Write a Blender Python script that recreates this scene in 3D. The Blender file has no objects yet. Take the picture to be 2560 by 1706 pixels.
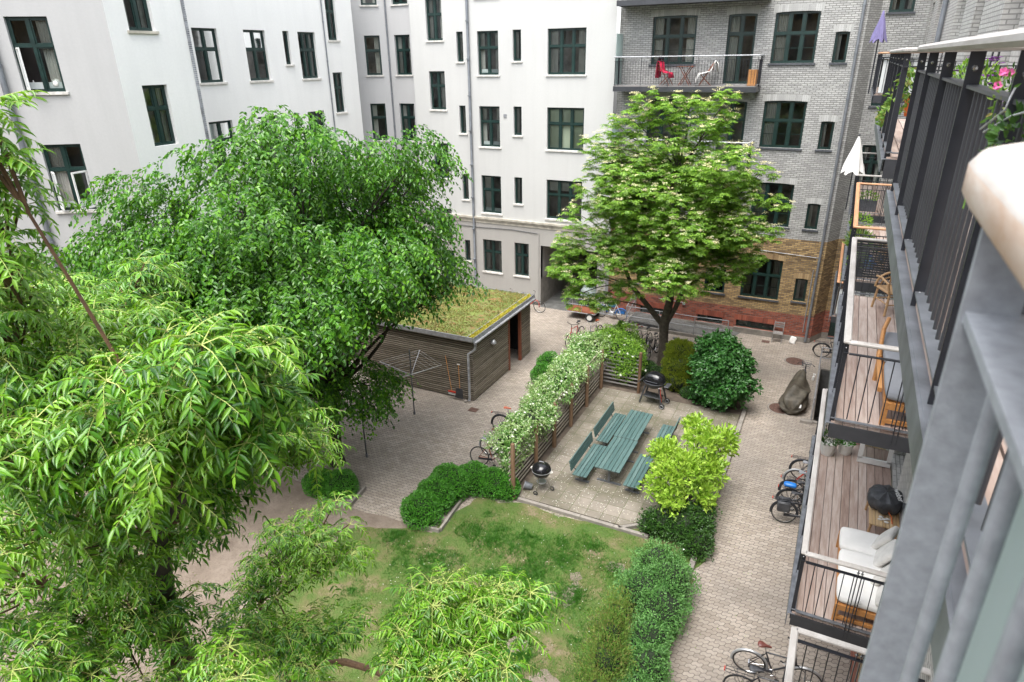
import bpy, bmesh, math, random
import numpy as np
from mathutils import Vector, Matrix
R = math.radians
rng = np.random.default_rng(7); random.seed(7)
sc = bpy.context.scene
col = sc.collection
# ------------------------------------------------------------------ camera, world, sun, exposure
FPX, PIT, ROL, YAW, CH = 1640.36, .405166, -.014856, .466174, 12.0
F = np.array([-math.sin(YAW)*math.cos(PIT), math.cos(YAW)*math.cos(PIT), -math.sin(PIT)])
Rt = np.array([math.cos(YAW), math.sin(YAW), 0]); Up = np.cross(Rt, F)
Rr = Rt*math.cos(ROL)+Up*math.sin(ROL); Ur = -Rt*math.sin(ROL)+Up*math.cos(ROL)
cam = bpy.data.objects.new('camera', bpy.data.cameras.new('camera')); col.objects.link(cam)
cam.matrix_world = Matrix(((Rr[0], Ur[0], -F[0], 0), (Rr[1], Ur[1], -F[1], 0), (Rr[2], Ur[2], -F[2], CH), (0, 0, 0, 1)))
cam.data.sensor_width = 36; cam.data.lens = FPX*36/2560; cam.data.clip_start = .05; cam.data.clip_end = 500
cam.data.dof.use_dof = True; cam.data.dof.focus_distance = 13; cam.data.dof.aperture_fstop = 6.3
sc.camera = cam
w = bpy.data.worlds.new('World'); sc.world = w; w.use_nodes = True
nt = w.node_tree; nt.nodes.clear()
sky = nt.nodes.new('ShaderNodeTexSky'); sky.sky_type = 'NISHITA'; sky.sun_disc = False
SUN_EL, SUN_AZ = R(70), R(-178)      # azimuth measured from +y towards +x
sky.sun_elevation = SUN_EL; sky.sun_rotation = SUN_AZ; sky.dust_density = 3.0; sky.air_density = 1.0; sky.ozone_density = 1.0
hs = nt.nodes.new('ShaderNodeHueSaturation'); hs.inputs['Saturation'].default_value = .30
bg = nt.nodes.new('ShaderNodeBackground'); bg.inputs[1].default_value = .15
wo = nt.nodes.new('ShaderNodeOutputWorld')
nt.links.new(sky.outputs[0], hs.inputs['Color']); nt.links.new(hs.outputs[0], bg.inputs[0]); nt.links.new(bg.outputs[0], wo.inputs[0])
sl = bpy.data.lights.new('sun', 'SUN'); sl.energy = .95; sl.angle = R(45); sl.color = (1, .96, .9)
so = bpy.data.objects.new('sun', sl); col.objects.link(so)
sd = Vector((math.sin(SUN_AZ)*math.cos(SUN_EL), math.cos(SUN_AZ)*math.cos(SUN_EL), math.sin(SUN_EL)))
so.rotation_euler = sd.to_track_quat('Z', 'Y').to_euler(); so.location = (0, 0, 40)
sc.view_settings.view_transform = 'Standard'; sc.view_settings.look = 'None'
sc.view_settings.exposure = 1.97; sc.view_settings.gamma = 1
# ------------------------------------------------------------------ materials
def srgb(h):
    h = h.lstrip('#'); c = [int(h[i:i+2], 16)/255 for i in (0, 2, 4)]
    return tuple(x/12.92 if x < .04045 else ((x+.055)/1.055)**2.4 for x in c)
class NM:
    def __init__(s, name):
        s.m = bpy.data.materials.new(name); s.m.use_nodes = True; s.t = s.m.node_tree
        s.b = s.t.nodes['Principled BSDF']; s.o = s.t.nodes['Material Output']
    def n(s, typ, **kw):
        x = s.t.nodes.new(typ)
        for k, v in kw.items():
            if k.startswith('i_'): x.inputs[int(k[2:]) if k[2:].isdigit() else k[2:].replace('_', ' ')].default_value = v
            else: setattr(x, k, v)
        return x
    def l(s, a, b): s.t.links.new(a, b)
    def ramp(s, fac, stops, interp='LINEAR'):
        r = s.n('ShaderNodeValToRGB'); r.color_ramp.interpolation = interp
        e = r.color_ramp.elements
        while len(e) < len(stops): e.new(.5)
        for i, (p, c) in enumerate(stops): e[i].position = p; e[i].color = (*c, 1) if len(c) == 3 else c
        s.l(fac, r.inputs[0]); return r.outputs[0]
    def noise(s, vec, scale, detail=4, rough=.55):
        x = s.n('ShaderNodeTexNoise'); x.inputs['Scale'].default_value = scale; x.inputs['Detail'].default_value = detail; x.inputs['Roughness'].default_value = rough
        if vec is not None: s.l(vec, x.inputs['Vector'])
        return x.outputs['Fac']
    def mix(s, f, a, b, mode='MIX'):
        x = s.n('ShaderNodeMix', data_type='RGBA', blend_type=mode)
        for sock, v in ((x.inputs[0], f), (x.inputs[6], a), (x.inputs[7], b)):
            if hasattr(v, 'links'): s.l(v, sock)
            else: sock.default_value = v if isinstance(v, (int, float)) else (*v, 1)
        return x.outputs[2]
    def co(s, which='Object'):
        return s.n('ShaderNodeTexCoord').outputs[which]
    def mapped(s, v, sc_=(1, 1, 1), rot=(0, 0, 0)):
        x = s.n('ShaderNodeMapping'); x.inputs['Scale'].default_value = sc_; x.inputs['Rotation'].default_value = rot; s.l(v, x.inputs[0]); return x.outputs[0]
    def bump(s, h, strength=.3, dist=.01):
        x = s.n('ShaderNodeBump'); x.inputs['Strength'].default_value = strength; x.inputs['Distance'].default_value = dist
        s.l(h, x.inputs['Height']); s.l(x.outputs[0], s.b.inputs['Normal'])
    def col(s, c):
        if hasattr(c, 'links'): s.l(c, s.b.inputs['Base Color'])
        else: s.b.inputs['Base Color'].default_value = (*c, 1)
    def rough(s, r): s.b.inputs['Roughness'].default_value = r
def simple(name, c, rough=.5, metal=0, var=.12, scale=9, bump=.1, spec=None):
    m = NM(name); v = m.co(); f = m.noise(v, scale)
    a = tuple(x*(1-var) for x in c); b = tuple(min(1, x*(1+var)) for x in c)
    m.col(m.ramp(f, [(.3, a), (.7, b)])); m.rough(rough); m.b.inputs['Metallic'].default_value = metal
    if bump: m.bump(m.noise(v, scale*6), bump, .004)
    if spec is not None: m.b.inputs['Specular IOR Level'].default_value = spec
    return m.m
def stucco(name, c, dirt):
    m = NM(name); v = m.co('UV')
    big = m.noise(v, .35, 5); st = m.noise(m.mapped(v, (2.2, .16, 1)), 1.2, 5); fine = m.noise(v, 14, 3)
    k = m.ramp(big, [(.35, (0, 0, 0)), (.75, (1, 1, 1))]); k2 = m.ramp(st, [(.45, (0, 0, 0)), (.8, (1, 1, 1))])
    a = m.mix(k, c, tuple(x*.93 for x in c)); s2 = m.n('ShaderNodeMath', operation='MULTIPLY', i_1=dirt); m.l(k2, s2.inputs[0])
    b = m.mix(s2.outputs[0], a, tuple(x*.62 for x in c))
    b2 = m.mix(m.ramp(fine, [(.3, (0, 0, 0)), (.75, (.18, .18, .18))]), b, tuple(x*.75 for x in c))
    m.col(b2); m.rough(.9); m.bump(m.noise(v, 22, 6), .35, .01); return m.m
def brickmat(name, cols, mortar, paint=None, wear=.5, bw=.235, rh=.0766, ms=.011, u0=0):
    m = NM(name); v = m.co('UV')
    wob = m.noise(v, 5, 2); ad = m.n('ShaderNodeVectorMath', operation='MULTIPLY_ADD'); ad.inputs[1].default_value = (.012, .012, 0); 
    cb = m.n('ShaderNodeCombineXYZ'); m.l(wob, cb.inputs[0]); m.l(m.noise(v, 4.3, 2), cb.inputs[1]); m.l(cb.outputs[0], ad.inputs[0]); m.l(v, ad.inputs[2])
    br = m.n('ShaderNodeTexBrick', offset=.5, squash=1); br.inputs['Scale'].default_value = 1; br.inputs['Brick Width'].default_value = bw; br.inputs['Row Height'].default_value = rh
    br.inputs['Mortar Size'].default_value = ms; br.inputs['Mortar Smooth'].default_value = .25; br.inputs['Bias'].default_value = 0
    br.inputs['Color1'].default_value = (0, 0, 0, 1); br.inputs['Color2'].default_value = (1, 1, 1, 1); br.inputs['Mortar'].default_value = (.5, .5, .5, 1)
    m.l(ad.outputs[0], br.inputs['Vector'])
    bc = m.ramp(br.outputs['Color'], [(i/(len(cols)-1) if len(cols) > 1 else 0, c) for i, c in enumerate(cols)])
    big = m.noise(v, .8, 6, .65)
    bc = m.mix(m.ramp(big, [(.35, (0, 0, 0)), (.72, (wear, wear, wear))]), bc, tuple(x*.45 for x in cols[0]))
    bc = m.mix(m.ramp(m.noise(v, 26, 3), [(.45, (0, 0, 0)), (.8, (.45, .45, .45))]), bc, tuple(x*.6 for x in cols[-1]))
    c = m.mix(br.outputs['Fac'], bc, mortar)
    m.col(c); m.rough(.85)
    inv = m.n('ShaderNodeMath', operation='SUBTRACT', i_0=1.0); m.l(br.outputs['Fac'], inv.inputs[1])
    ad2 = m.n('ShaderNodeMath', operation='MULTIPLY_ADD', i_1=.35); m.l(m.noise(v, 40, 3), ad2.inputs[0]); m.l(inv.outputs[0], ad2.inputs[2])
    m.bump(ad2.outputs[0], .8, .012); return m.m
def islands(name, cols, rough=.55, metal=0, trans=0, spec=None, bump=0):
    """one colour per loose piece (leaf, plank, brick)"""
    m = NM(name); g = m.n('ShaderNodeNewGeometry'); f = g.outputs['Random Per Island']
    n = len(cols); c = m.ramp(f, [(i/max(1, n-1), x) for i, x in enumerate(cols)])
    if trans and n > 2: c = m.mix(m.ramp(m.noise(m.co(), 1.1, 3), [(.42, (0, 0, 0)), (.65, (.35, .35, .35))]), c, (cols[-2][0]*1.15, cols[-2][1], cols[-2][2]))
    m.col(c); m.rough(rough); m.b.inputs['Metallic'].default_value = metal
    if spec is not None: m.b.inputs['Specular IOR Level'].default_value = spec
    if trans:
        t = m.n('ShaderNodeBsdfTranslucent'); bright = m.mix(1.0, c, (1.5, 1.45, .6), 'MULTIPLY'); m.l(bright, t.inputs[0])
        mx = m.n('ShaderNodeMixShader'); mx.inputs[0].default_value = trans
        m.l(m.b.outputs[0], mx.inputs[1]); m.l(t.outputs[0], mx.inputs[2]); m.l(mx.outputs[0], m.o.inputs[0])
    return m.m
def woodmat(name, cols, rough=.6, scale=(14, 1.1, 14), islandvar=True):
    m = NM(name); v = m.co(); f = m.noise(m.mapped(v, scale), 2.2, 6, .65)
    g = m.n('ShaderNodeNewGeometry')
    ad = m.n('ShaderNodeMath', operation='MULTIPLY_ADD', i_1=.35, i_2=-.17); m.l(g.outputs['Random Per Island'], ad.inputs[0])
    a2 = m.n('ShaderNodeMath', operation='ADD'); m.l(f, a2.inputs[0]); m.l(ad.outputs[0], a2.inputs[1])
    m.col(m.ramp(a2.outputs[0], [(.2+.6*i/(len(cols)-1), c) for i, c in enumerate(cols)])); m.rough(rough); m.bump(f, .25, .004); return m.m
M = {}
M['white'] = stucco('white_stucco', (.53, .53, .515), .16)
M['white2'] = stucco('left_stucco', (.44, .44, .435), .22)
M['base'] = stucco('beige_base_stucco', (.38, .365, .34), .2)
M['white_brightened'] = stucco('brightened_white_stucco', (.78, .78, .76), .16)  # white render lightened in colour to make up for shade on +x walls
M['recess'] = stucco('shade_toned_stucco', (.50, .50, .50), .12)  # white render toned slightly greyer, recess shade put into the colour
M['brick_grey'] = brickmat('grey_painted_brick', [(.34, .34, .33), (.43, .43, .415), (.51, .51, .49)], (.18, .175, .165), wear=.30)
M['brick_white'] = brickmat('white_painted_brick', [(.42, .41, .39), (.48, .47, .44), (.53, .52, .49)], (.25, .245, .23), wear=.2)
M['brick_yellow'] = brickmat('yellow_brick', [(.17, .105, .05), (.42, .28, .12), (.56, .39, .18)], (.13, .11, .09), wear=.5)
M['brick_red'] = brickmat('red_brick', [(.16, .045, .03), (.34, .085, .05), (.46, .14, .08)], (.17, .12, .10), wear=.35)
M['concrete'] = simple('concrete', (.23, .21, .185), .9, var=.25, scale=3, bump=.3)
M['concrete_dark'] = simple('dark_concrete', (.10, .10, .095), .9, var=.3, scale=3, bump=.3)
M['stone'] = simple('sill_stone', (.60, .58, .54), .85, var=.2, scale=6, bump=.3)
M['cornice'] = simple('cornice_stone', (.42, .39, .33), .9, var=.35, scale=2.5, bump=.4)
M['green'] = simple('green_window_paint', (.010, .030, .026), .35, var=.25, scale=5, bump=.05)
M['slate'] = simple('slate_sill', (.07, .075, .085), .6, var=.3, bump=.2)
M['black'] = simple('black_paint', (.022, .024, .030), .33, var=.2, bump=.03)
M['anthracite'] = simple('anthracite_steel', (.040, .042, .048), .42, metal=0, var=.18, scale=4, bump=.05)
M['tube_grey'] = simple('grey_tube_paint', (.045, .047, .054), .4, var=.15, scale=4, bump=.03)
M['galv'] = simple('galvanised_steel', (.36, .37, .39), .45, metal=.45, var=.3, scale=7, bump=.1)
M['galv_own'] = simple('spangled_zinc', (.30, .32, .35), .5, metal=.15, var=.16, scale=45, bump=.2)
M['galv_dark'] = simple('dark_galvanised_steel', (.15, .16, .175), .45, metal=.4, var=.3, scale=7, bump=.1)
M['pipe'] = simple('zinc_pipe', (.20, .215, .235), .45, metal=.3, var=.2, scale=3, bump=.05)
M['chrome'] = simple('chrome', (.62, .62, .62), .2, metal=.95, var=.05, bump=0)
M['rubber'] = simple('rubber', (.020, .020, .020), .75, var=.2, bump=.05)
M['whitepaint'] = simple('white_paint', (.72, .72, .70), .5, var=.05)
M['fabric_white'] = simple('white_fabric', (.78, .77, .74), .95, var=.06, scale=4, bump=.2)
M['fabric_crumpled'] = simple('crumpled_white_fabric', (.66, .64, .60), .95, var=.12, scale=7, bump=1.0)
M['fabric_grey'] = simple('grey_fabric', (.24, .25, .27), .95, var=.1, scale=4, bump=.2)
M['fabric_lilac'] = simple('lilac_fabric', (.17, .15, .30), .9, var=.15, scale=5, bump=.2)
M['fabric_red'] = simple('red_fabric', (.50, .015, .06), .9, var=.3, scale=8)
M['tarp'] = simple('olive_tarp', (.060, .052, .038), .6, var=.5, scale=6, bump=.8)
M['bagblack'] = simple('black_cover', (.045, .047, .052), .5, var=.5, scale=6, bump=.3)
M['enamel'] = simple('black_enamel', (.010, .010, .012), .12, var=.1, bump=0)
M['leather'] = simple('brown_leather', (.13, .035, .025), .35, var=.3, scale=12)
M['leather_orange'] = simple('orange_leather', (.38, .07, .02), .35, var=.2, scale=12)
M['red'] = simple('red_paint', (.42, .03, .015), .3, var=.1)
M['blue'] = simple('blue_paint', (.02, .16, .50), .3, var=.1)
M['silver'] = simple('silver_paint', (.40, .41, .42), .35, metal=.4, var=.1)
M['orange'] = simple('orange_paint', (.62, .12, .02), .5, var=.1)
M['yellow'] = simple('yellow_petal', (.75, .50, .02), .6, var=.1)
M['pink'] = simple('pink_petal', (.72, .12, .34), .6, var=.3, scale=60, bump=0)
M['purple'] = simple('purple_petal', (.24, .02, .36), .6, var=.3, scale=60, bump=0)
M['terracotta'] = simple('terracotta', (.42, .13, .05), .7, var=.2)
M['ceramic'] = simple('white_ceramic', (.66, .65, .61), .4, var=.05)
M['wood_orange'] = woodmat('oiled_wood', [(.30, .12, .035), (.48, .22, .07), (.58, .30, .11)], .5)
M['wood_rail'] = woodmat('orange_rail_wood', [(.36, .17, .08), (.52, .27, .14), (.62, .36, .2)], .5)
M['wood_white'] = woodmat('weathered_rail_wood', [(.30, .27, .245), (.42, .40, .375), (.52, .50, .48)], .6, (3, 1, 8))
M['wood_own'] = woodmat('worn_rail_wood', [(.34, .24, .17), (.44, .40, .36), (.50, .48, .45)], .75, (10, 4, 18))
M['wood_own_side'] = woodmat('worn_rail_side_wood', [(.30, .16, .09), (.42, .28, .19), (.55, .49, .43)], .7, (5, 2, 9))
M['wood_deck'] = woodmat('weathered_deck_wood', [(.22, .145, .115), (.36, .27, .225), (.50, .42, .37)], .7, (9, .8, 9))
M['wood_post'] = woodmat('brown_post_wood', [(.085, .045, .022), (.15, .085, .045), (.20, .13, .08)], .8, (9, 9, 1))
M['wood_lath'] = woodmat('pale_lath_wood', [(.16, .12, .09), (.30, .26, .21), (.42, .38, .33)], .8, (9, 1, 9))
M['wood_brown'] = woodmat('red_brown_wood', [(.12, .035, .018), (.20, .06, .03), (.26, .09, .05)], .6)
M['wood_grey'] = woodmat('grey_wood', [(.13, .12, .115), (.22, .21, .20), (.30, .29, .28)], .8)
M['wood_green'] = woodmat('green_painted_wood', [(.042, .085, .082), (.062, .115, .11), (.10, .155, .148)], .55, (5, .6, 5))
M['wood_shed'] = woodmat('weathered_shed_lath', [(.13, .11, .08), (.24, .205, .16), (.33, .29, .235)], .85, (1, 1, 9))
M['rattan'] = simple('rattan', (.42, .26, .13), .6, var=.25, scale=20)
M['bark'] = simple('grey_bark', (.085, .070, .052), .9, var=.35, scale=9, bump=.6)
M['bark_dark'] = simple('dark_bark', (.035, .028, .022), .9, var=.3, scale=9, bump=.5)
M['bark_red'] = simple('young_bark', (.10, .055, .028), .8, var=.3, scale=12, bump=.3)
M['soil'] = simple('soil', (.10, .078, .060), .95, var=.35, scale=3, bump=.6)
M['core'] = simple('light_block_dark', (.012, .022, .008), .95, var=.4, scale=12, bump=.5)  # dark colour for the lumps added inside bushes to block light
M['iron'] = simple('rusty_iron', (.10, .055, .042), .8, var=.4, scale=14, bump=.3)
M['interior'] = simple('dark_room', (.12, .105, .10), .95, var=.5, scale=1.2, bump=0)
M['interior_pale'] = simple('pale_room', (.30, .27, .25), .95, var=.6, scale=1.5, bump=0)
M['curtain'] = simple('curtain_cloth', (.50, .48, .44), .95, var=.12, scale=3, bump=0)
M['blind'] = simple('pale_green_blind', (.50, .54, .40), .95, var=.06, scale=2, bump=0)
M['film'] = simple('frosted_film', (.55, .58, .57), .6, var=.05, bump=0)
M['panel'] = simple('pale_screen_panel', (.60, .62, .61), .5, var=.04, bump=0)
def glassmat():
    m = NM('window_glass'); t = m.n('ShaderNodeBsdfTransparent'); t.inputs[0].default_value = (.72, .76, .75, 1)
    g = m.n('ShaderNodeBsdfGlossy'); g.inputs['Roughness'].default_value = .03; g.inputs[0].default_value = (.9, .93, .95, 1)
    v = m.co('Object'); b = m.n('ShaderNodeBump'); b.inputs['Strength'].default_value = .12; b.inputs['Distance'].default_value = .02; m.l(m.noise(v, 1.6, 2), b.inputs['Height']); m.l(b.outputs[0], g.inputs['Normal'])
    fr = m.n('ShaderNodeFresnel'); fr.inputs[0].default_value = 1.52
    mx = m.n('ShaderNodeMixShader'); m.l(fr.outputs[0], mx.inputs[0]); m.l(t.outputs[0], mx.inputs[1]); m.l(g.outputs[0], mx.inputs[2]); m.l(mx.outputs[0], m.o.inputs[0]); return m.m
M['glass'] = glassmat()
def frosted():
    m = NM('frosted_panel'); m.col((.62, .70, .68)); m.rough(.35); t = m.n('ShaderNodeBsdfTranslucent'); t.inputs[0].default_value = (.55, .66, .64, 1)
    mx = m.n('ShaderNodeMixShader'); mx.inputs[0].default_value = .5; m.l(m.b.outputs[0], mx.inputs[1]); m.l(t.outputs[0], mx.inputs[2]); m.l(mx.outputs[0], m.o.inputs[0]); return m.m
M['frosted'] = frosted()
# leaves
def L(name, cols, **k): M[name] = islands(name, cols, **k)
L('leaf_elm', [(.018, .075, .008), (.040, .145, .010), (.075, .225, .014), (.15, .34, .022)], rough=.34, trans=.34)
L('leaf_rowan', [(.060, .16, .015), (.13, .28, .028), (.21, .39, .045), (.31, .50, .07)], rough=.5, trans=.32)
L('leaf_fore', [(.018, .075, .008), (.042, .155, .010), (.075, .225, .014), (.12, .31, .018), (.21, .42, .03), (.05, .15, .022)], rough=.30, trans=.28)
L('leaf_magnolia', [(.20, .36, .035), (.30, .48, .06), (.42, .58, .10)], rough=.45, trans=.3)
L('leaf_lilac', [(.016, .07, .012), (.032, .12, .022), (.06, .19, .035)], rough=.4, trans=.2)
L('leaf_thuja', [(.07, .13, .008), (.15, .21, .012), (.27, .31, .02)], rough=.6, trans=.2)
L('leaf_hedge', [(.030, .14, .010), (.060, .23, .018), (.10, .32, .028)], rough=.5, trans=.25)
L('leaf_greyhedge', [(.050, .16, .035), (.10, .25, .06), (.17, .36, .10)], rough=.5, trans=.25)
L('leaf_dark', [(.015, .055, .010), (.035, .10, .014), (.065, .16, .025)], rough=.45, trans=.2)
L('leaf_varieg', [(.04, .15, .02), (.09, .25, .04), (.17, .34, .07), (.36, .50, .22), (.72, .80, .60)], rough=.5, trans=.25)
L('leaf_wild', [(.06, .17, .02), (.11, .25, .03), (.20, .31, .06), (.24, .18, .07)], rough=.6, trans=.25)
L('petal_white', [(.72, .74, .66), (.82, .82, .78)], rough=.6, trans=.2)
L('petal_cream', [(.58, .55, .28), (.74, .70, .44), (.84, .82, .64)], rough=.7, trans=.15)
L('bud_green', [(.28, .36, .08), (.42, .48, .14)], rough=.7, trans=.1)
L('grass_blade', [(.035, .13, .008), (.06, .19, .013), (.10, .24, .022), (.18, .22, .05)], rough=.6, trans=.25)
L('grass_tuft', [(.028, .12, .009), (.045, .165, .013), (.075, .22, .02)], rough=.55, trans=.2)
L('sedum', [(.09, .16, .03), (.16, .24, .05), (.24, .25, .06), (.24, .11, .04), (.30, .38, .13)], rough=.8, trans=.1)
L('sedum_yellow', [(.36, .32, .03), (.50, .42, .04), (.28, .30, .05)], rough=.8)
L('bamboo_lath', [(.42, .27, .13), (.55, .38, .2), (.62, .45, .26)], rough=.5)
L('lintel_grey', [(.33, .33, .32), (.40, .40, .385), (.47, .47, .455)], rough=.85)
L('lintel_yellow', [(.20, .13, .07), (.33, .23, .12), (.42, .30, .16)], rough=.85)
L('lintel_red', [(.17, .05, .032), (.30, .08, .05), (.36, .11, .065)], rough=.85)
L('gravel', [(.2, .18, .15), (.34, .31, .28)], rough=.9)
# ground materials
def paver():
    m = NM('wavy_pavers'); v = m.co(); sp = m.n('ShaderNodeSeparateXYZ'); m.l(v, sp.inputs[0])
    def wave(src, freq, amp, name):
        a = m.n('ShaderNodeMath', operation='MULTIPLY', i_1=freq); m.l(src, a.inputs[0]); b = m.n('ShaderNodeMath', operation='SINE'); m.l(a.outputs[0], b.inputs[0])
        c = m.n('ShaderNodeMath', operation='MULTIPLY', i_1=amp); m.l(b.outputs[0], c.inputs[0]); return c.outputs[0]
    y2 = m.n('ShaderNodeMath', operation='ADD'); m.l(sp.outputs[1], y2.inputs[0]); m.l(wave(sp.outputs[0], 2*math.pi/.1125, .014, 'a'), y2.inputs[1])
    x2 = m.n('ShaderNodeMath', operation='ADD'); m.l(sp.outputs[0], x2.inputs[0]); m.l(wave(sp.outputs[1], 2*math.pi/.1125, .010, 'b'), x2.inputs[1])
    cb = m.n('ShaderNodeCombineXYZ'); m.l(x2.outputs[0], cb.inputs[0]); m.l(y2.outputs[0], cb.inputs[1])
    br = m.n('ShaderNodeTexBrick', offset=.5); br.inputs['Scale'].default_value = 1; br.inputs['Brick Width'].default_value = .225; br.inputs['Row Height'].default_value = .1125
    br.inputs['Mortar Size'].default_value = .0065; br.inputs['Mortar Smooth'].default_value = .3
    br.inputs['Color1'].default_value = (0, 0, 0, 1); br.inputs['Color2'].default_value = (1, 1, 1, 1); m.l(cb.outputs[0], br.inputs['Vector'])
    c = m.ramp(br.outputs['Color'], [(0, (.29, .245, .20)), (1, (.39, .34, .288))])
    big = m.noise(v, .35, 6, .6); c = m.mix(m.ramp(big, [(.38, (0, 0, 0)), (.68, (.65, .65, .65))]), c, (.17, .152, .135))
    c = m.mix(m.ramp(m.noise(v, 9, 5, .7), [(.45, (0, 0, 0)), (.8, (.6, .6, .6))]), c, (.16, .14, .12))
    c = m.mix(br.outputs['Fac'], c, (.085, .075, .062)); m.col(c); m.rough(.9)
    inv = m.n('ShaderNodeMath', operation='SUBTRACT', i_0=1.0); m.l(br.outputs['Fac'], inv.inputs[1]); 
    a2 = m.n('ShaderNodeMath', operation='MULTIPLY_ADD', i_1=.4); m.l(m.noise(v, 70, 3), a2.inputs[0]); m.l(inv.outputs[0], a2.inputs[2]); m.bump(a2.outputs[0], .7, .01); return m.m
M['paver'] = paver()
def slabmat():
    m = NM('patio_slabs'); v = m.co(); br = m.n('ShaderNodeTexBrick', offset=0); br.inputs['Scale'].default_value = 1; br.inputs['Brick Width'].default_value = .46; br.inputs['Row Height'].default_value = .46
    br.inputs['Mortar Size'].default_value = .007; br.inputs['Color1'].default_value = (0, 0, 0, 1); br.inputs['Color2'].default_value = (1, 1, 1, 1); m.l(v, br.inputs['Vector'])
    c = m.ramp(br.outputs['Color'], [(0, (.165, .145, .115)), (1, (.24, .21, .175))])
    c = m.mix(m.ramp(m.noise(v, .55, 5, .6), [(.42, (0, 0, 0)), (.66, (.8, .8, .8))]), c, (.075, .070, .036))
    c = m.mix(m.ramp(m.noise(v, 7, 5, .7), [(.45, (0, 0, 0)), (.8, (.5, .5, .5))]), c, (.10, .095, .08))
    c = m.mix(m.ramp(m.noise(v, 26, 1, .2), [(.73, (0, 0, 0)), (.76, (.8, .8, .8))]), c, (.5, .49, .45))
    c = m.mix(br.outputs['Fac'], c, (.075, .085, .035)); m.col(c); m.rough(.9)
    inv = m.n('ShaderNodeMath', operation='SUBTRACT', i_0=1.0); m.l(br.outputs['Fac'], inv.inputs[1]); m.bump(inv.outputs[0], .5, .008); return m.m
M['slab'] = slabmat()
def earthmat():
    m = NM('trodden_earth'); v = m.co()
    c = m.ramp(m.noise(v, 1.3, 7, .65), [(.3, (.14, .11, .085)), (.55, (.215, .175, .14)), (.75, (.28, .235, .195))])
    c = m.mix(m.ramp(m.noise(v, 14, 4, .7), [(.5, (0, 0, 0)), (.75, (.6, .6, .6))]), c, (.11, .08, .06)); m.col(c); m.rough(.95); m.bump(m.noise(v, 12, 6, .7), .7, .03); return m.m
M['earth'] = earthmat()
def lawnmat():
    m = NM('thin_lawn'); v = m.co()
    c = m.ramp(m.noise(v, 1.1, 7, .65), [(.33, (.22, .165, .115)), (.43, (.13, .125, .05)), (.54, (.07, .12, .022)), (.75, (.042, .10, .014))])
    c = m.mix(m.ramp(m.noise(v, 22, 4, .7), [(.45, (0, 0, 0)), (.7, (.6, .6, .6))]), c, (.10, .12, .03)); m.col(c); m.rough(.95); m.bump(m.noise(v, 30, 5, .7), .8, .03); return m.m
M['lawn'] = lawnmat()
def roofmat():
    m = NM('sedum_roof'); v = m.co()
    c = m.ramp(m.noise(v, 2.2, 7, .7), [(.32, (.26, .10, .04)), (.45, (.15, .15, .05)), (.58, (.14, .19, .035)), (.75, (.22, .27, .08))])
    m.col(c); m.rough(.95); m.bump(m.noise(v, 18, 5, .7), 1, .04); return m.m
M['roof'] = roofmat()
# ------------------------------------------------------------------ objects
WP = {}
def tag(o, label=None, cat=None, group=None, kind=None):
    if label: o['label'] = label
    if cat: o['category'] = cat
    if group: o['group'] = group
    if kind: o['kind'] = kind
    return o
def thing(name, label, cat, loc=(0, 0, 0), rz=0, group=None, world=False):
    o = bpy.data.objects.new(name, None); col.objects.link(o); o.empty_display_size = .2
    o.location = loc; o.rotation_euler = (0, 0, rz); tag(o, label, cat, group)
    WP[o.name] = np.array(loc, float) if world else np.zeros(3)
    return o
def link(name, me, mat, parent=None):
    o = bpy.data.objects.new(name, me); col.objects.link(o)
    for x in (mat if isinstance(mat, (list, tuple)) else [mat]): me.materials.append(M[x] if isinstance(x, str) else x)
    if parent is not None: o.parent = parent; WP[o.name] = WP.get(parent.name, np.zeros(3))
    return o
def npmesh(name, V, faces_flat, sizes, mat, parent=None, smooth=False, uv=None, midx=None):
    V = np.asarray(V, np.float32).reshape(-1, 3)
    if parent is not None: V = V-WP.get(parent.name, np.zeros(3)).astype(np.float32)
    me = bpy.data.meshes.new(name); ff = np.asarray(faces_flat, np.int32); sz = np.asarray(sizes, np.int32)
    me.vertices.add(len(V)); me.vertices.foreach_set('co', V.ravel())
    me.loops.add(len(ff)); me.loops.foreach_set('vertex_index', ff)
    me.polygons.add(len(sz)); me.polygons.foreach_set('loop_start', np.concatenate(([0], np.cumsum(sz)[:-1])).astype(np.int32)); me.polygons.foreach_set('loop_total', sz)
    me.polygons.foreach_set('use_smooth', np.full(len(sz), bool(smooth)))
    if midx is not None: me.polygons.foreach_set('material_index', np.asarray(midx, np.int32))
    if uv is not None: u = me.uv_layers.new(name='UVMap'); u.data.foreach_set('uv', np.asarray(uv, np.float32).ravel())
    me.update(calc_edges=True); me.validate(clean_customdata=False)
    return link(name, me, mat, parent)
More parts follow.
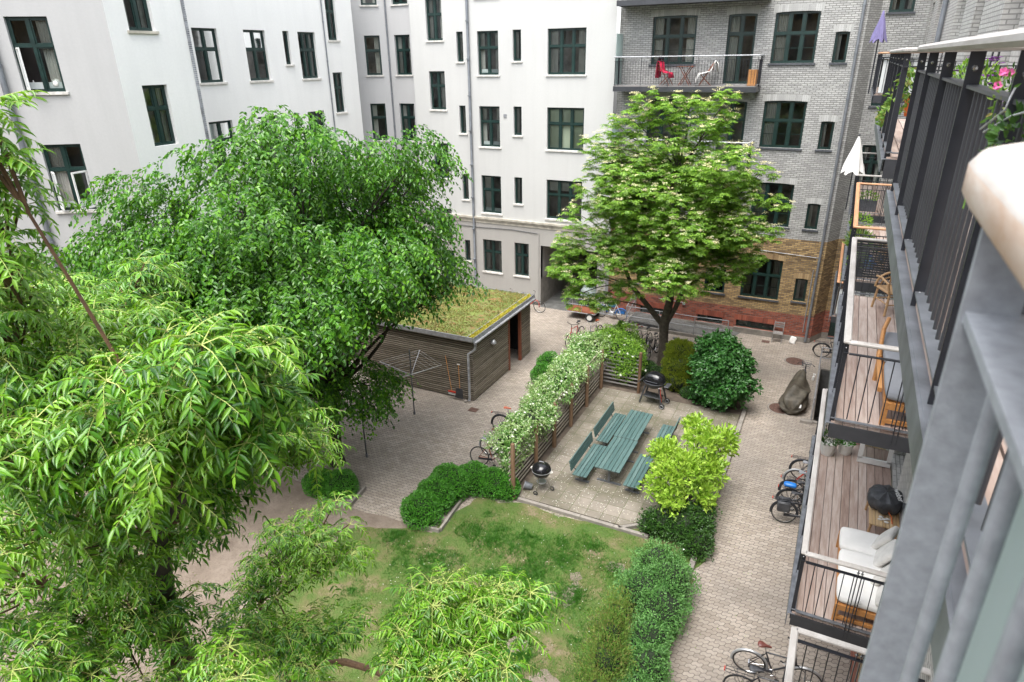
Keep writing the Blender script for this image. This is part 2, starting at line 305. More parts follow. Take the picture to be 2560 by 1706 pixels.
class MB:
    def __init__(s): s.v = []; s.f = []; s.m = []; s.cur = 0; s.n = 0
    def add(s, V, Fs):
        b = s.n; s.v += [tuple(map(float, p)) for p in V]; s.n += len(V)
        for f in Fs: s.f.append([i+b for i in f]); s.m.append(s.cur)
        return s
    def box(s, c, d, rz=0, rx=0, ry=0, bev=0):
        x, y, z = d[0]/2, d[1]/2, d[2]/2
        if bev:
            b = bev; P = []; 
            for sx in (-1, 1):
                for sy in (-1, 1):
                    for sz in (-1, 1): P += [(sx*x, sy*(y-b), sz*(z-b)), (sx*(x-b), sy*y, sz*(z-b)), (sx*(x-b), sy*(y-b), sz*z)]
            bm = bmesh.new()
            for p in P: bm.verts.new(p)
            bmesh.ops.convex_hull(bm, input=bm.verts); bm.verts.index_update()
            V = [v.co.copy() for v in bm.verts]; Fs = [[v.index for v in f.verts] for f in bm.faces]; bm.free()
        else:
            V = [Vector((a, b, c_)) for a in (-x, x) for b in (-y, y) for c_ in (-z, z)]
            Fs = [(0, 1, 3, 2), (4, 6, 7, 5), (0, 4, 5, 1), (2, 3, 7, 6), (0, 2, 6, 4), (1, 5, 7, 3)]
        if rz or rx or ry:
            Mx = Matrix.Rotation(rz, 3, 'Z') @ Matrix.Rotation(ry, 3, 'Y') @ Matrix.Rotation(rx, 3, 'X'); V = [Mx @ Vector(v) for v in V]
        return s.add([(v[0]+c[0], v[1]+c[1], v[2]+c[2]) for v in V], Fs)
    def bb(s, a, b): return s.box([(a[i]+b[i])/2 for i in range(3)], [abs(b[i]-a[i]) for i in range(3)])
    def tube(s, pts, r, n=8, cap=True):
        P = [Vector(p) for p in pts]; rs = r if isinstance(r, (list, tuple)) else [r]*len(P); V = []; up = None
        for i, p in enumerate(P):
            d = (P[min(i+1, len(P)-1)]-P[max(i-1, 0)])
            if d.length < 1e-9: d = Vector((0, 0, 1))
            d.normalize()
            if up is None: up = Vector((0, 0, 1)) if abs(d.z) < .9 else Vector((1, 0, 0))
            a = d.cross(up)
            if a.length < 1e-4: a = d.cross(Vector((1, 0, 0)))
            a.normalize(); b = a.cross(d).normalized(); up = b
            for k in range(n):
                t = 2*math.pi*k/n; V.append(p+(a*math.cos(t)+b*math.sin(t))*rs[i])
        Fs = [[i*n+k, i*n+(k+1) % n, (i+1)*n+(k+1) % n, (i+1)*n+k] for i in range(len(P)-1) for k in range(n)]
        if cap: Fs += [list(range(n))[::-1], [(len(P)-1)*n+k for k in range(n)]]
        return s.add(V, Fs)
    def lathe(s, c, prof, n=20, mx=None):
        V = []; 
        for r, z in prof:
            for k in range(n):
                t = 2*math.pi*k/n; v = Vector((r*math.cos(t), r*math.sin(t), z))
                if mx is not None: v = mx @ v
                V.append((v.x+c[0], v.y+c[1], v.z+c[2]))
        Fs = [[i*n+k, i*n+(k+1) % n, (i+1)*n+(k+1) % n, (i+1)*n+k] for i in range(len(prof)-1) for k in range(n)]
        Fs += [list(range(n))[::-1], [(len(prof)-1)*n+k for k in range(n)]]
        return s.add(V, Fs)
    def torus(s, c, Rr_, r, axis='y', n=32, k=8, mx=None, a0=0, a1=2*math.pi, flat=1):
        closed = abs(a1-a0-2*math.pi) < 1e-6; m_ = n if closed else n+1; V = []
        for i in range(m_):
            t = a0+(a1-a0)*i/n
            for j in range(k):
                p = 2*math.pi*j/k; q = Rr_+r*math.cos(p); h = r*flat*math.sin(p)
                v = Vector((q*math.cos(t), h, q*math.sin(t))) if axis == 'y' else (Vector((q*math.cos(t), q*math.sin(t), h)) if axis == 'z' else Vector((h, q*math.cos(t), q*math.sin(t))))
                if mx is not None: v = mx @ v
                V.append((v.x+c[0], v.y+c[1], v.z+c[2]))
        Fs = [[i*k+j, i*k+(j+1) % k, ((i+1) % m_)*k+(j+1) % k, ((i+1) % m_)*k+j] for i in range(n) for j in range(k)]
        return s.add(V, Fs)
    def ball(s, c, r, n=12, sq=(1, 1, 1)):
        pr = [(max(1e-4, math.sin(math.pi*i/(n//2))), -math.cos(math.pi*i/(n//2))) for i in range(n//2+1)]
        b = s.n; s.lathe((0, 0, 0), pr, n)
        for i in range(b, s.n): v = s.v[i]; s.v[i] = (c[0]+v[0]*r*sq[0], c[1]+v[1]*r*sq[1], c[2]+v[2]*r*sq[2])
        return s
    def build(s, name, mat, parent=None, smooth=False):
        ff = [i for f in s.f for i in f]; sz = [len(f) for f in s.f]
        o = npmesh(name, s.v, ff, sz, mat, parent, False, None, s.m)
        bm = bmesh.new(); bm.from_mesh(o.data); bmesh.ops.recalc_face_normals(bm, faces=bm.faces); bm.to_mesh(o.data); bm.free()
        if smooth:
            o.data.polygons.foreach_set('use_smooth', np.ones(len(o.data.polygons), bool))
            try: o.data.set_sharp_from_angle(angle=R(40))
            except Exception: pass
        return o
def place(o, parent, loc, rz=0):           # copy of a part sharing its mesh
    c = bpy.data.objects.new(o.name.split('.')[0], o.data); col.objects.link(c); c.parent = parent; c.location = loc; c.rotation_euler = (0, 0, rz); return c
# leaf templates: verts (along, across, lift), faces
T_OV = (np.array([(0, 0, 0), (.3, .5, .10), (.68, .40, .06), (1, 0, -.10), (.68, -.40, .06), (.3, -.5, .10)]), [(0, 3, 2, 1), (0, 5, 4, 3)])
T_DI = (np.array([(0, 0, 0), (.5, .5, .12), (1, 0, -.05), (.5, -.5, .12)]), [(0, 2, 1), (0, 3, 2)])
T_BL = (np.array([(0, .5, 0), (0, -.5, 0), (1, 0, 0)]), [(0, 1, 2)])
_r = [(.20, .40), (.46, .5), (.76, .26)]
_v = [(0, 0, 0)]
for x, ww in _r: _v += [(x, 0, -.28*x*x-.03), (x, ww, -.28*x*x+.05), (x, -ww, -.28*x*x+.05)]
_v += [(1, 0, -.34)]
T_LF = (np.array(_v), [(0, 1, 2), (0, 3, 1), (1, 4, 5, 2), (1, 3, 6, 4), (4, 7, 8, 5), (4, 6, 9, 7), (7, 10, 8), (7, 9, 10)])
def nrm(a): return a/np.maximum(np.linalg.norm(a, axis=-1, keepdims=True), 1e-9)
def leaves(name, mat, P, D, N, Ln, Wd, tm, parent=None, smooth=False):
    T, Fs = tm; P = np.asarray(P); d = nrm(np.asarray(D)); s = nrm(np.cross(N, d)); n = np.cross(d, s)
    Ln = np.broadcast_to(Ln, (len(P),))[:, None, None]; Wd = np.broadcast_to(Wd, (len(P),))[:, None, None]
    V = P[:, None]+d[:, None]*T[None, :, 0:1]*Ln+s[:, None]*T[None, :, 1:2]*Wd+n[:, None]*T[None, :, 2:3]*Ln
    k = len(T); flat = np.concatenate([np.array(f) for f in Fs]); sz = np.array([len(f) for f in Fs])
    FF = (flat[None]+np.arange(len(P))[:, None]*k).ravel(); return npmesh(name, V, FF, np.tile(sz, len(P)), mat, parent, smooth)
def rdir(n): return nrm(rng.normal(size=(n, 3)))
def vnoise(p, s, seed=0):                                # cheap smooth noise in -1..1
    p = np.asarray(p)*s; a = np.zeros(len(p)); r = np.random.default_rng(seed)
    for i in range(6):
        k = r.normal(size=3)*(1.0+.7*i); a += np.sin(p@k[:p.shape[1]]+r.uniform(0, 6.28))
    return a/3.2
# ------------------------------------------------------------------ ground
def sheet(name, poly, z, mat, kind='structure', th=None):
    me = MB(); n = len(poly); 
    if th: me.add([(x, y, z) for x, y in poly]+[(x, y, z-th) for x, y in poly], [list(range(n))]+[[i, (i+1) % n, (i+1) % n+n, i+n] for i in range(n)])
    else: me.add([(x, y, z) for x, y in poly], [list(range(n))])
    o = me.build(name, mat); tag(o, kind=kind); return o
def rough_edge(poly, amp, step=.35, seed=1):
    out = []; r = np.random.default_rng(seed)
    for i in range(len(poly)):
        a, b = np.array(poly[i]), np.array(poly[(i+1) % len(poly)]); L_ = np.linalg.norm(b-a); m_ = max(1, int(L_/step))
        for j in range(m_): out.append(tuple(a+(b-a)*j/m_+(r.normal(size=2)*amp if j else 0)))
    return out
# ground with a rectangular cellar stairwell left open
SX0, SX1, SY0, SY1 = .42, 1.5, 22.95, 27.6
g = MB()
xs = [-90, SX0, SX1, 60]; ys = [-60, SY0, SY1, 90]
for i in range(3):
    for j in range(3):
        if (i, j) == (1, 1): continue
        g.add([(xs[i], ys[j], 0), (xs[i+1], ys[j], 0), (xs[i+1], ys[j+1], 0), (xs[i], ys[j+1], 0)], [(0, 1, 2, 3)])
tag(g.build('paved_ground', 'paver'), kind='structure')
LAWN = [(-1.75, 1.0), (-1.75, 14.6), (-3.4, 14.7), (-3.95, 14.34), (-7.0, 14.25), (-8.3, 13.9), (-8.6, 12.0), (-10.6, 11.3), (-11.2, 9.5), (-10.4, 6.0), (-12.5, 1.0)]
EARTH = [(-9.0, 1.0), (-8.2, 12.15), (-9.4, 12.1), (-11.6, 11.86), (-12.2, 12.4), (-15.5, 12.2), (-20.0, 11.0), (-20.0, 1.0)]
sheet('earth_ground', rough_edge(EARTH, .04), .006, 'earth')
sheet('lawn_ground', rough_edge(LAWN, .10, seed=3), .012, 'lawn')
sheet('patio', [(-7.15, 14.42), (-3.98, 14.44), (-3.55, 14.78), (-1.98, 14.95), (-1.98, 22.15), (-7.15, 22.15)], .10, 'slab', th=.1)
sheet('planting_bed', rough_edge([(-7.7, 14.5), (-7.17, 14.4), (-7.17, 22.17), (-5.0, 22.17), (-3.2, 22.17), (-1.96, 22.17), (-1.96, 24.6), (-7.7, 24.9)], .02), .05, 'soil')
for i, (x_, y_, a_, b_) in enumerate(((-4.31, 11.55, .20, .42), (-4.42, 12.15, .16, .16), (-4.75, 11.3, .2, .14), (-3.6, 12.9, .25, .2), (-4.9, 9.6, .35, .25), (-3.9, 9.0, .3, .3))):
    sheet('bare_earth_patch', [(x_+a_*math.cos(t_*.45)*(1+.2*math.sin(t_*2.1+i)), y_+b_*math.sin(t_*.45)*(1+.2*math.cos(t_*1.7+i))) for t_ in range(14)], .017+.0004*i, 'earth')
k = MB()
y = 2.0
while y < 22.0: k.box((-1.87, y+.49, .055), (.14, .975, .13), bev=.008); y += .985
x = -7.1
while x < -4.1: k.box((x+.49, 14.34, .045), (.975, .11, .12), bev=.008); x += .985
k.box((-3.78, 14.52, .045), (.6, .1, .12), rz=.65, bev=.008); k.box((-2.8, 14.80, .045), (1.5, .1, .12), rz=.1, bev=.008)
for (a, b) in (((-8.42, 12.15), (-8.62, 14.1)), ((-8.42, 12.1), (-9.5, 12.0)), ((-11.4, 11.9), (-11.55, 12.85))):
    dx, dy = b[0]-a[0], b[1]-a[1]; k.box(((a[0]+b[0])/2, (a[1]+b[1])/2, .05), (math.hypot(dx, dy), .07, .16), rz=math.atan2(dy, dx), bev=.006)
tag(k.build('kerb', 'concrete'), kind='structure')
pa = sheet('passage_floor', [(-13.3, 29.7), (-10.25, 29.7), (-10.25, 40), (-13.3, 40)], .008, 'concrete_dark')
bpy.data.materials['dark_concrete']
# grass
def in_poly(P, poly):
    x, y = P[:, 0], P[:, 1]; c = np.zeros(len(P), bool); n = len(poly)
    for i in range(n):
        (x1, y1), (x2, y2) = poly[i], poly[(i+1) % n]; t = ((y1 > y) != (y2 > y)) & (x < (x2-x1)*(y-y1)/(y2-y1+1e-12)+x1); c ^= t
    return c
P = np.column_stack((rng.uniform(-11.5, -1.7, 230000), rng.uniform(6.0, 14.7, 230000)))
dn = vnoise(P, .9, 5)+.6*vnoise(P, 2.6, 6)+.4*vnoise(P, 7, 9)
keep = in_poly(P, LAWN) & (dn+rng.normal(size=len(P))*.45 > np.where(P[:, 0] < -9.3, .9, .08)); P = P[keep]
h = rng.uniform(.02, .05, len(P)); D = rdir(len(P))*.75+np.array([0, 0, 1.0])
leaves('grass', 'grass_blade', np.column_stack((P, np.full(len(P), .01))), D, rdir(len(P)), h, .009, T_BL); tag(bpy.data.objects['grass'], 'thin short lawn grass growing between the patio and the trees', 'grass', kind='stuff')
P = np.column_stack((rng.uniform(-15, 0, 1500), rng.uniform(10, 30, 1500))); P = P[~in_poly(P, LAWN) & ~((P[:, 0] > -7.3) & (P[:, 0] < -1.8) & (P[:, 1] > 14) & (P[:, 1] < 25))]
o = leaves('leaf_litter', 'leaf_wild', np.column_stack((P, np.full(len(P), .012))), rdir(len(P))*[1, 1, .1], np.tile([0, 0, 1.], (len(P), 1))+rdir(len(P))*.2, rng.uniform(.015, .05, len(P)), .018, T_DI); tag(o, 'small fallen leaves and bits scattered over the paving', 'fallen leaves', kind='stuff')
TUFT = [(-6.96, 12.4, .5), (-7.6, 12.55, .4), (-6.1, 12.85, .45), (-8.0, 11.1, .45), (-7.1, 10.05, .4), (-6.4, 9.7, .35), (-5.9, 10.6, .35), (-5.7, 11.5, .4), (-4.9, 10.9, .4), (-5.0, 12.6, .45), (-4.2, 11.5, .5), (-9.4, 11.4, .35), (-5.4, 11.9, .4), (-6.4, 11.3, .3), (-4.6, 9.4, .4), (-7.6, 9.2, .4), (-5.4, 8.4, .4), (-3.7, 12.8, .3)]+[(float(a_), float(b_), float(c_)) for a_, b_, c_ in zip(np.random.default_rng(3).uniform(-9.4, -3.0, 34), np.random.default_rng(4).uniform(7, 13.6, 34), np.random.default_rng(5).uniform(.15, .34, 34))]
PP = []
for i, (x, y, r) in enumerate(TUFT):
    n = int((15000 if i < 18 else 7000)*r*r); q = rng.normal(size=(n, 2))*r*.62; q *= (1+.6*vnoise(q, 6, i))[:, None]; PP.append(np.array([x, y])+q)
PP = np.concatenate(PP); PP = PP[in_poly(PP, LAWN)]
o = leaves('long_grass', 'grass_tuft', np.column_stack((PP, np.full(len(PP), .01))), rdir(len(PP))*.9+np.array([0, 0, 1.0]), rdir(len(PP)), rng.uniform(.06, .12, len(PP)), .010, T_BL); tag(o, 'darker longer tufts of grass scattered over the lawn', 'grass', kind='stuff')
P = np.column_stack((rng.uniform(-9, -2, 300), rng.uniform(6.5, 14.3, 300))); P = P[in_poly(P, LAWN)]
o = leaves('daisies', 'petal_white', np.column_stack((P, np.full(len(P), .05))), rdir(len(P))*[1, 1, .2], np.tile([0, 0, 1.], (len(P), 1)), .022, .022, T_DI); tag(o, 'tiny white daisies and fallen petals on the lawn', 'daisies', kind='stuff')
P = np.column_stack((rng.uniform(-7.1, -2, 500), rng.uniform(14.5, 17.5, 500)))
o = leaves('fallen_petals', 'petal_white', np.column_stack((P, np.full(len(P), .104))), rdir(len(P))*[1, 1, .05], np.tile([0, 0, 1.], (len(P), 1)), .022, .02, T_DI); tag(o, 'small white petals fallen on the patio slabs', 'petals', kind='stuff')
# ------------------------------------------------------------------ walls with openings
def frame_of(u): return np.array([u[0], u[1], 0.]), np.array([u[1], -u[0], 0.])
def wall(name, mats, parent, O, u, length, z0, z1, holes, bands=None, reveal=.14, thick=0, uo=0):
    """holes (u0,u1,z0,z1); bands [(z_top, mat_index)]"""
    U, N = frame_of(u); O = np.array([O[0], O[1], 0.])
    us = sorted({0, length, *[h_[0] for h_ in holes], *[h_[1] for h_ in holes]}); bands = bands or [(z1, 0)]
    zs = sorted({z0, z1, *[h_[2] for h_ in holes], *[h_[3] for h_ in holes], *[b[0] for b in bands if z0 < b[0] < z1]})
    V, FF, UV, MI = [], [], [], []
    def quad(pts, uvs, mi):
        b = len(V); V.extend(pts); FF.extend([b, b+1, b+2, b+3]); UV.extend(uvs); MI.append(mi)
    def bm_(z): 
        for zt, mi in bands:
            if z < zt: return mi
        return bands[-1][1]
    pt = lambda a, z, n=0: O+U*a+N*n+np.array([0, 0, z])
    for i in range(len(us)-1):
        for j in range(len(zs)-1):
            a, b, c, d = us[i], us[i+1], zs[j], zs[j+1]; cu, cz = (a+b)/2, (c+d)/2
            if any(h_[0] < cu < h_[1] and h_[2] < cz < h_[3] for h_ in holes): continue
            quad([pt(a, c), pt(b, c), pt(b, d), pt(a, d)], [(a+uo, c), (b+uo, c), (b+uo, d), (a+uo, d)], bm_(cz))
    for h_ in holes:
        a, b, c, d = h_[:4]; r = h_[4] if len(h_) > 4 else reveal; mi = bm_((c+d)/2)
        quad([pt(a, c, -r), pt(a, c), pt(a, d), pt(a, d, -r)], [(a-r, c), (a, c), (a, d), (a-r, d)], mi)
        quad([pt(b, c), pt(b, c, -r), pt(b, d, -r), pt(b, d)], [(b, c), (b+r, c), (b+r, d), (b, d)], mi)
        quad([pt(a, d), pt(b, d), pt(b, d, -r), pt(a, d, -r)], [(a, d), (b, d), (b, d+r), (a, d+r)], mi)
        quad([pt(a, c, -r), pt(b, c, -r), pt(b, c), pt(a, c)], [(a, c-r), (b, c-r), (b, c), (a, c)], mi)
    return npmesh(name, np.array(V), FF, [4]*(len(FF)//4), mats, parent, False, UV, MI)
class UN(MB):                                            # boxes in wall coordinates
    def __init__(s, O, u): super().__init__(); s.U, s.N = frame_of(u); s.O = np.array([O[0], O[1], 0.])
    def b(s, u0, u1, n0, n1, z0, z1):
        V = [s.O+s.U*a+s.N*n+np.array([0, 0, z]) for a in (u0, u1) for n in (n0, n1) for z in (z0, z1)]
        return s.add(V, [(0, 1, 3, 2), (4, 6, 7, 5), (0, 4, 5, 1), (2, 3, 7, 6), (0, 2, 6, 4), (1, 5, 7, 3)])
    def q(s, u0, u1, n, z0, z1):
        return s.add([s.O+s.U*a+s.N*n+np.array([0, 0, z]) for a, z in ((u0, z0), (u1, z0), (u1, z1), (u0, z1))], [(0, 1, 2, 3)])
    def pt(s, a, n, z): return s.O+s.U*a+s.N*n+np.array([0, 0, z])
def window(parent, O, u, w_, cols=2, style='std', sill='stone', dep=.12, trans=.62, seed=0, name='window', curtain=None, film=False, muntin=False, opened=None):
    u0, u1, z0, z1 = w_[:4]; r = random.Random(seed*31+int(u0*100)); fw = .055; f = UN(O, u); n0, n1 = -dep-.06, -dep+.0
    f.b(u0, u1, n0, n1, z1-fw, z1); f.b(u0, u1, n0, n1, z0, z0+fw); f.b(u0, u0+fw, n0, n1, z0+fw, z1-fw); f.b(u1-fw, u1, n0, n1, z0+fw, z1-fw)
    zt = z0+(z1-z0)*trans; inner0, inner1 = u0+fw, u1-fw; cw = (inner1-inner0)/cols; panes = []
    rows = [(z0+fw, zt-.035), (zt+.035, z1-fw)] if style != 'single' else [(z0+fw, z1-fw)]
    if style != 'single': f.b(inner0, inner1, n0, n1+.015, zt-.04, zt+.04)
    for i in range(1, cols): f.b(inner0+cw*i-.045, inner0+cw*i+.045, n0, n1+.012, z0+fw, z1-fw)
    for i in range(cols):
        for ri, (a, b) in enumerate(rows):
            x0 = inner0+cw*i+(.045 if i else 0); x1 = inner0+cw*(i+1)-(.045 if i < cols-1 else 0); s_ = .038
            if opened is not None and (i, ri) in opened: 
                continue
            f.b(x0, x1, n0+.005, n1-.012, b-s_, b); f.b(x0, x1, n0+.005, n1-.012, a, a+s_); f.b(x0, x0+s_, n0+.005, n1-.012, a+s_, b-s_); f.b(x1-s_, x1, n0+.005, n1-.012, a+s_, b-s_)
            if muntin and ri == 0: f.b(x0+s_, x1-s_, n0+.01, n1-.02, (a+b)/2-.01, (a+b)/2+.01)
            panes.append((x0+s_, x1-s_, a+s_, b-s_))
    fo = f.build(name, 'green', parent)
    p = UN(O, u)
    for a, b, c, d in panes: p.q(a, b, -dep-.035, c, d)
    p.build('pane', 'glass', fo)
    it = UN(O, u); dd = dep+.07; back = dd+.85
    it.q(u0-.3, u1+.3, -back, z0-.1, z1+.2)
    for (a, b) in ((u0-.3, u0-.3), (u1+.3, u1+.3)):
        it.add([it.pt(a, -dd, z0-.1), it.pt(a, -back, z0-.1), it.pt(a, -back, z1+.2), it.pt(a, -dd, z1+.2)], [(0, 1, 2, 3)])
    it.add([it.pt(u0-.3, -dd, z0-.1), it.pt(u1+.3, -dd, z0-.1), it.pt(u1+.3, -back, z0-.1), it.pt(u0-.3, -back, z0-.1)], [(0, 1, 2, 3)])
    it.add([it.pt(u0-.3, -dd, z1+.2), it.pt(u1+.3, -dd, z1+.2), it.pt(u1+.3, -back, z1+.2), it.pt(u0-.3, -back, z1+.2)], [(0, 1, 2, 3)])
    it.build('room', 'interior_pale' if r.random() < .45 else 'interior', fo)
    cu = curtain if curtain is not None else r.choice(['side', 'side', 'left', None, 'right', 'full' if r.random() < .3 else 'side'])
    if cu:
        c = UN(O, u); W = u1-u0
        spans = {'side': [(u0+fw, u0+fw+W*.2), (u1-fw-W*.2, u1-fw)], 'left': [(u0+fw, u0+fw+W*.33)], 'right': [(u1-fw-W*.33, u1-fw)], 'full': [(u0+fw, u1-fw)], 'blind': [(u0+fw, u1-fw)], 'top': [(u0+fw, u1-fw)]}[cu]
        for a, b in spans:
            n = max(4, int((b-a)/.035)) if cu != 'blind' else 1; zz = z1-.55 if cu == 'top' else z0+fw
            for i in range(n):
                x0, x1 = a+(b-a)*i/n, a+(b-a)*(i+1)/n; na, nb = (-dd-.06-(.035 if i % 2 else 0), -dd-.06-(0 if i % 2 else .035)) if n > 1 else (-dd-.06, -dd-.06)
                c.add([c.pt(x0, na, zz), c.pt(x1, nb, zz), c.pt(x1, nb, z1-fw), c.pt(x0, na, z1-fw)], [(0, 1, 2, 3)])
        c.build('curtain', 'blind' if cu == 'blind' else 'curtain', fo)
    if film:
        fl = UN(O, u); 
        for i in range(cols): fl.q(inner0+cw*i+.06, inner0+cw*(i+1)-.06, -dep-.05, z0+fw+.02, z0+fw+.2)
        fl.build('frosted_film', 'film', fo)
    if sill: 
        s = UN(O, u); e = .07; s.b(u0-e, u1+e, -dep, .06, z0-.075, z0-.003); s.build('sill', sill, fo)
    return fo
def pipe_part(parent, pts, r=.05, mat='pipe', name='downpipe', collars=True):
    m = MB(); m.tube(pts, r, 12)
    if collars:
        z = pts[0][2]-1.0
        while z > pts[-1][2]+.5: 
            f_ = (pts[0][2]-z)/(pts[0][2]-pts[-1][2]); c = [pts[0][i]+(pts[-1][i]-pts[0][i])*f_ for i in range(3)]
            m.tube([(c[0], c[1], c[2]-.03), (c[0], c[1], c[2]+.03)], r*1.25, 12); z -= 1.65
    return m.build(name, mat, parent, smooth=True)
TOP = 18.0
# ---- central white building, wall facing -y at y=29.9; u = +x
WB = thing('apartment_building', 'white rendered apartment building with beige base and arched gate passage in the corner', 'building', (-15, 29.9, 0), world=True)
O = (-20.4, 29.9); u = (1, 0); X = lambda x: x+20.4
ws = []
for zb in (11.34, 8.01, 4.68):
    ws += [(X(-16.66), X(-15.54), zb, zb+1.91, 2), (X(-13.02), X(-11.17), zb, zb+1.91, 3), (X(-17.80), X(-17.44), zb+.60, zb+1.92, 0), (X(-14.78), X(-14.35), zb+.60, zb+1.92, 0)]
ws += [(X(-16.7), X(-15.5), 14.66, 16.5, 2), (X(-13.0), X(-11.2), 14.66, 16.5, 3)]
for zb, zt in ((12.91, 14.75), (9.72, 11.52), (6.30, 8.08), (2.98, 4.70)): ws.append((X(-19.47), X(-18.56), zb, zt, 2))
ws += [(X(-16.69), X(-15.58), 1.50, 3.25, 2), (X(-14.82), X(-14.0), 1.50, 3.26, 2), (X(-17.82), X(-17.48), 1.95, 3.10, 0)]
door = (X(-19.35), X(-18.5), .02, 2.42)
gate = (X(-13.32), X(-10.25), .0, 3.25)
wall('wall', ['white', 'base'], WB, O, u, 20.4-9.8, 0, TOP, [w_[:4] for w_ in ws]+[door, (*gate, .25)], bands=[(4.25, 1), (TOP, 0)])
for i, w_ in enumerate(ws):
    gf = w_[2] < 4; nar = w_[4] == 0
    cu = None
    if w_[4] == 3: cu = {11.34: 'side', 8.01: 'blind', 4.68: 'top'}.get(w_[2], 'side')
    if gf and not nar: cu = 'side' if w_[0] > X(-17) else 'right'
    window(WB, O, u, w_, cols=1 if nar else w_[4], style='single' if nar else 'std', sill='stone', seed=i, curtain='left' if nar else cu, film=(not nar and w_[4] == 2 and w_[0] > X(-17) and not gf))
d = UN(O, u); d.b(door[0], door[1], -.2, -.14, .02, 2.42); d.b(door[0]+.1, door[1]-.1, -.14, -.12, 1.2, 2.3); d.build('door', 'green', WB)
c = UN(O, u)
c.b(0, X(-9.8), .0025, .13, 4.36, 4.46); c.b(0, X(-9.8), .0025, .08, 4.28, 4.357); c.b(0, X(-9.8), .0025, .035, 4.14, 4.277); c.build('cornice', 'cornice', WB)
c = UN(O, u); c.b(0, gate[0]-.02, .0025, .03, .003, .16); c.build('plinth', 'concrete_dark', WB)
pipe_part(WB, [(-17.10, 29.82, TOP), (-17.17, 29.82, .3), (-17.17, 29.72, .1)], .065)
m = MB()                                                     # passage through to the street
m.add([(-13.32, 29.9, 0), (-13.32, 40, 0), (-13.32, 40, 3.25), (-13.32, 29.9, 3.25)], [(0, 1, 2, 3)]); m.add([(-10.25, 29.9, 0), (-10.25, 40, 0), (-10.25, 40, 3.25), (-10.25, 29.9, 3.25)], [(0, 1, 2, 3)])
m.add([(-13.32, 29.9, 3.25), (-10.25, 29.9, 3.25), (-10.25, 40, 3.25), (-13.32, 40, 3.25)], [(0, 1, 2, 3)]); m.add([(-13.32, 40, 0), (-10.25, 40, 0), (-10.25, 40, 3.25), (-13.32, 40, 3.25)], [(0, 1, 2, 3)])
m.build('passage', 'base', WB)
m = MB(); m.add([(-13.32+.004, 29.9, 0), (-13.32+.004, 40, 0), (-13.32+.004, 40, 1.5), (-13.32+.004, 29.9, 1.5)], [(0, 1, 2, 3)]); m.box((-12.2, 38, 1.5), (1.0, .1, 2.2)); m.build('passage_lining', 'concrete', WB)
pipe_part(WB, [(-13.42, 29.86, 3.9), (-13.42, 29.86, .1)], .018, 'base', 'conduit', False)
pipe_part(WB, [(-18.3, 29.87, 3.9), (-17.0, 29.87, 3.88), (-15, 29.87, 3.93), (-13.5, 29.87, 3.86)], .014, 'slate', 'cable', False)
for x, z in ((-15.23, 9.5), ): b = UN(O, u); b.b(X(x)-.08, X(x)+.08, .0, .03, z-.08, z+.08); b.build('vent_grille', 'galv', WB)
# recess walls: C facing -y, B canted, A facing +x
def stack(parent, O, u, xs_, mats, z0=0, L_=None, sill='stone', base=True, extra=None, rows=(11.34, 8.01, 4.68, 1.5, 14.66)):
    hs_ = []
    for (a, b, c_) in xs_:
        for zb in rows: hs_.append((a, b, zb, zb+(1.91 if zb != 1.5 else 1.75), c_))
    hs_ += extra or []
    wall('wall', mats, parent, O, u, L_, z0, TOP, [h_[:4] for h_ in hs_], bands=[(4.25, 1), (TOP, 0)])
    for i, h_ in enumerate(hs_): window(parent, O, u, h_, cols=max(1, h_[4]), style='single' if h_[4] == 0 else 'std', sill=sill, seed=i+int(O[1]*7), curtain=h_[5] if len(h_) > 5 else None)
stack(WB, (-22.5, 30.85), (1, 0), [(.4, 1.36, 2)], ['recess', 'base'], L_=2.1)
bu = np.array([1.55, 1.0]); bl = float(np.hypot(*bu)); bu = tuple(bu/bl)
stack(WB, (-22.5-1.55, 30.85-1.0), bu, [(.62, 1.42, 1)], ['recess', 'base'], L_=bl)
stack(WB, (-24.05, 28.1), (0, 1), [(.95, 1.6, 1)], ['recess', 'base'], L_=1.75)
m = MB(); m.add([(-20.4, 29.9, 0), (-20.4, 30.85, 0), (-20.4, 30.85, TOP), (-20.4, 29.9, TOP)], [(0, 1, 2, 3)]); m.build('return_wall', 'recess', WB)
pipe_part(WB, [(-24.0, 29.8, TOP), (-24.0, 29.8, .1)], .04); pipe_part(WB, [(-22.48, 30.78, TOP), (-22.48, 30.78, .1)], .04)
# ---- left wing, wall facing +x at x=-22.5
LW = thing('apartment_building', 'white side wing behind the big tree with rows of four different window widths', 'building', (-22.5, 22, 0), world=True)
O = (-22.5, 15.4); Y = lambda y: y-15.4
ex = []
for zb, zt in ((12.95, 14.9), (9.75, 11.55), (6.4, 8.2)): ex.append((Y(26.25), Y(26.95), zb, zt, 2))
for zb in (11.34, 8.01, 4.68): ex.append((Y(23.35), Y(23.72), zb+.6, zb+1.92, 0, 'left'))
stack(LW, O, (0, 1), [(Y(18.75), Y(19.9), 2), (Y(21.2), Y(22.35), 2), (Y(24.25), Y(25.35), 3)], ['white_brightened', 'base'], L_=Y(28.1), extra=ex, rows=(11.34, 8.01, 4.68, 1.5))
m = MB(); m.add([(-22.5, 28.1, 0), (-24.05, 28.1, 0), (-24.05, 28.1, TOP), (-22.5, 28.1, TOP)], [(0, 1, 2, 3)]); m.build('return_wall', 'recess', LW)
pipe_part(LW, [(-22.46, 25.98, TOP), (-22.46, 25.9, .1)], .03)
c = UN(O, (0, 1)); c.b(0, Y(28.1), .0025, .12, 4.30, 4.44); c.build('cornice', 'cornice', LW)
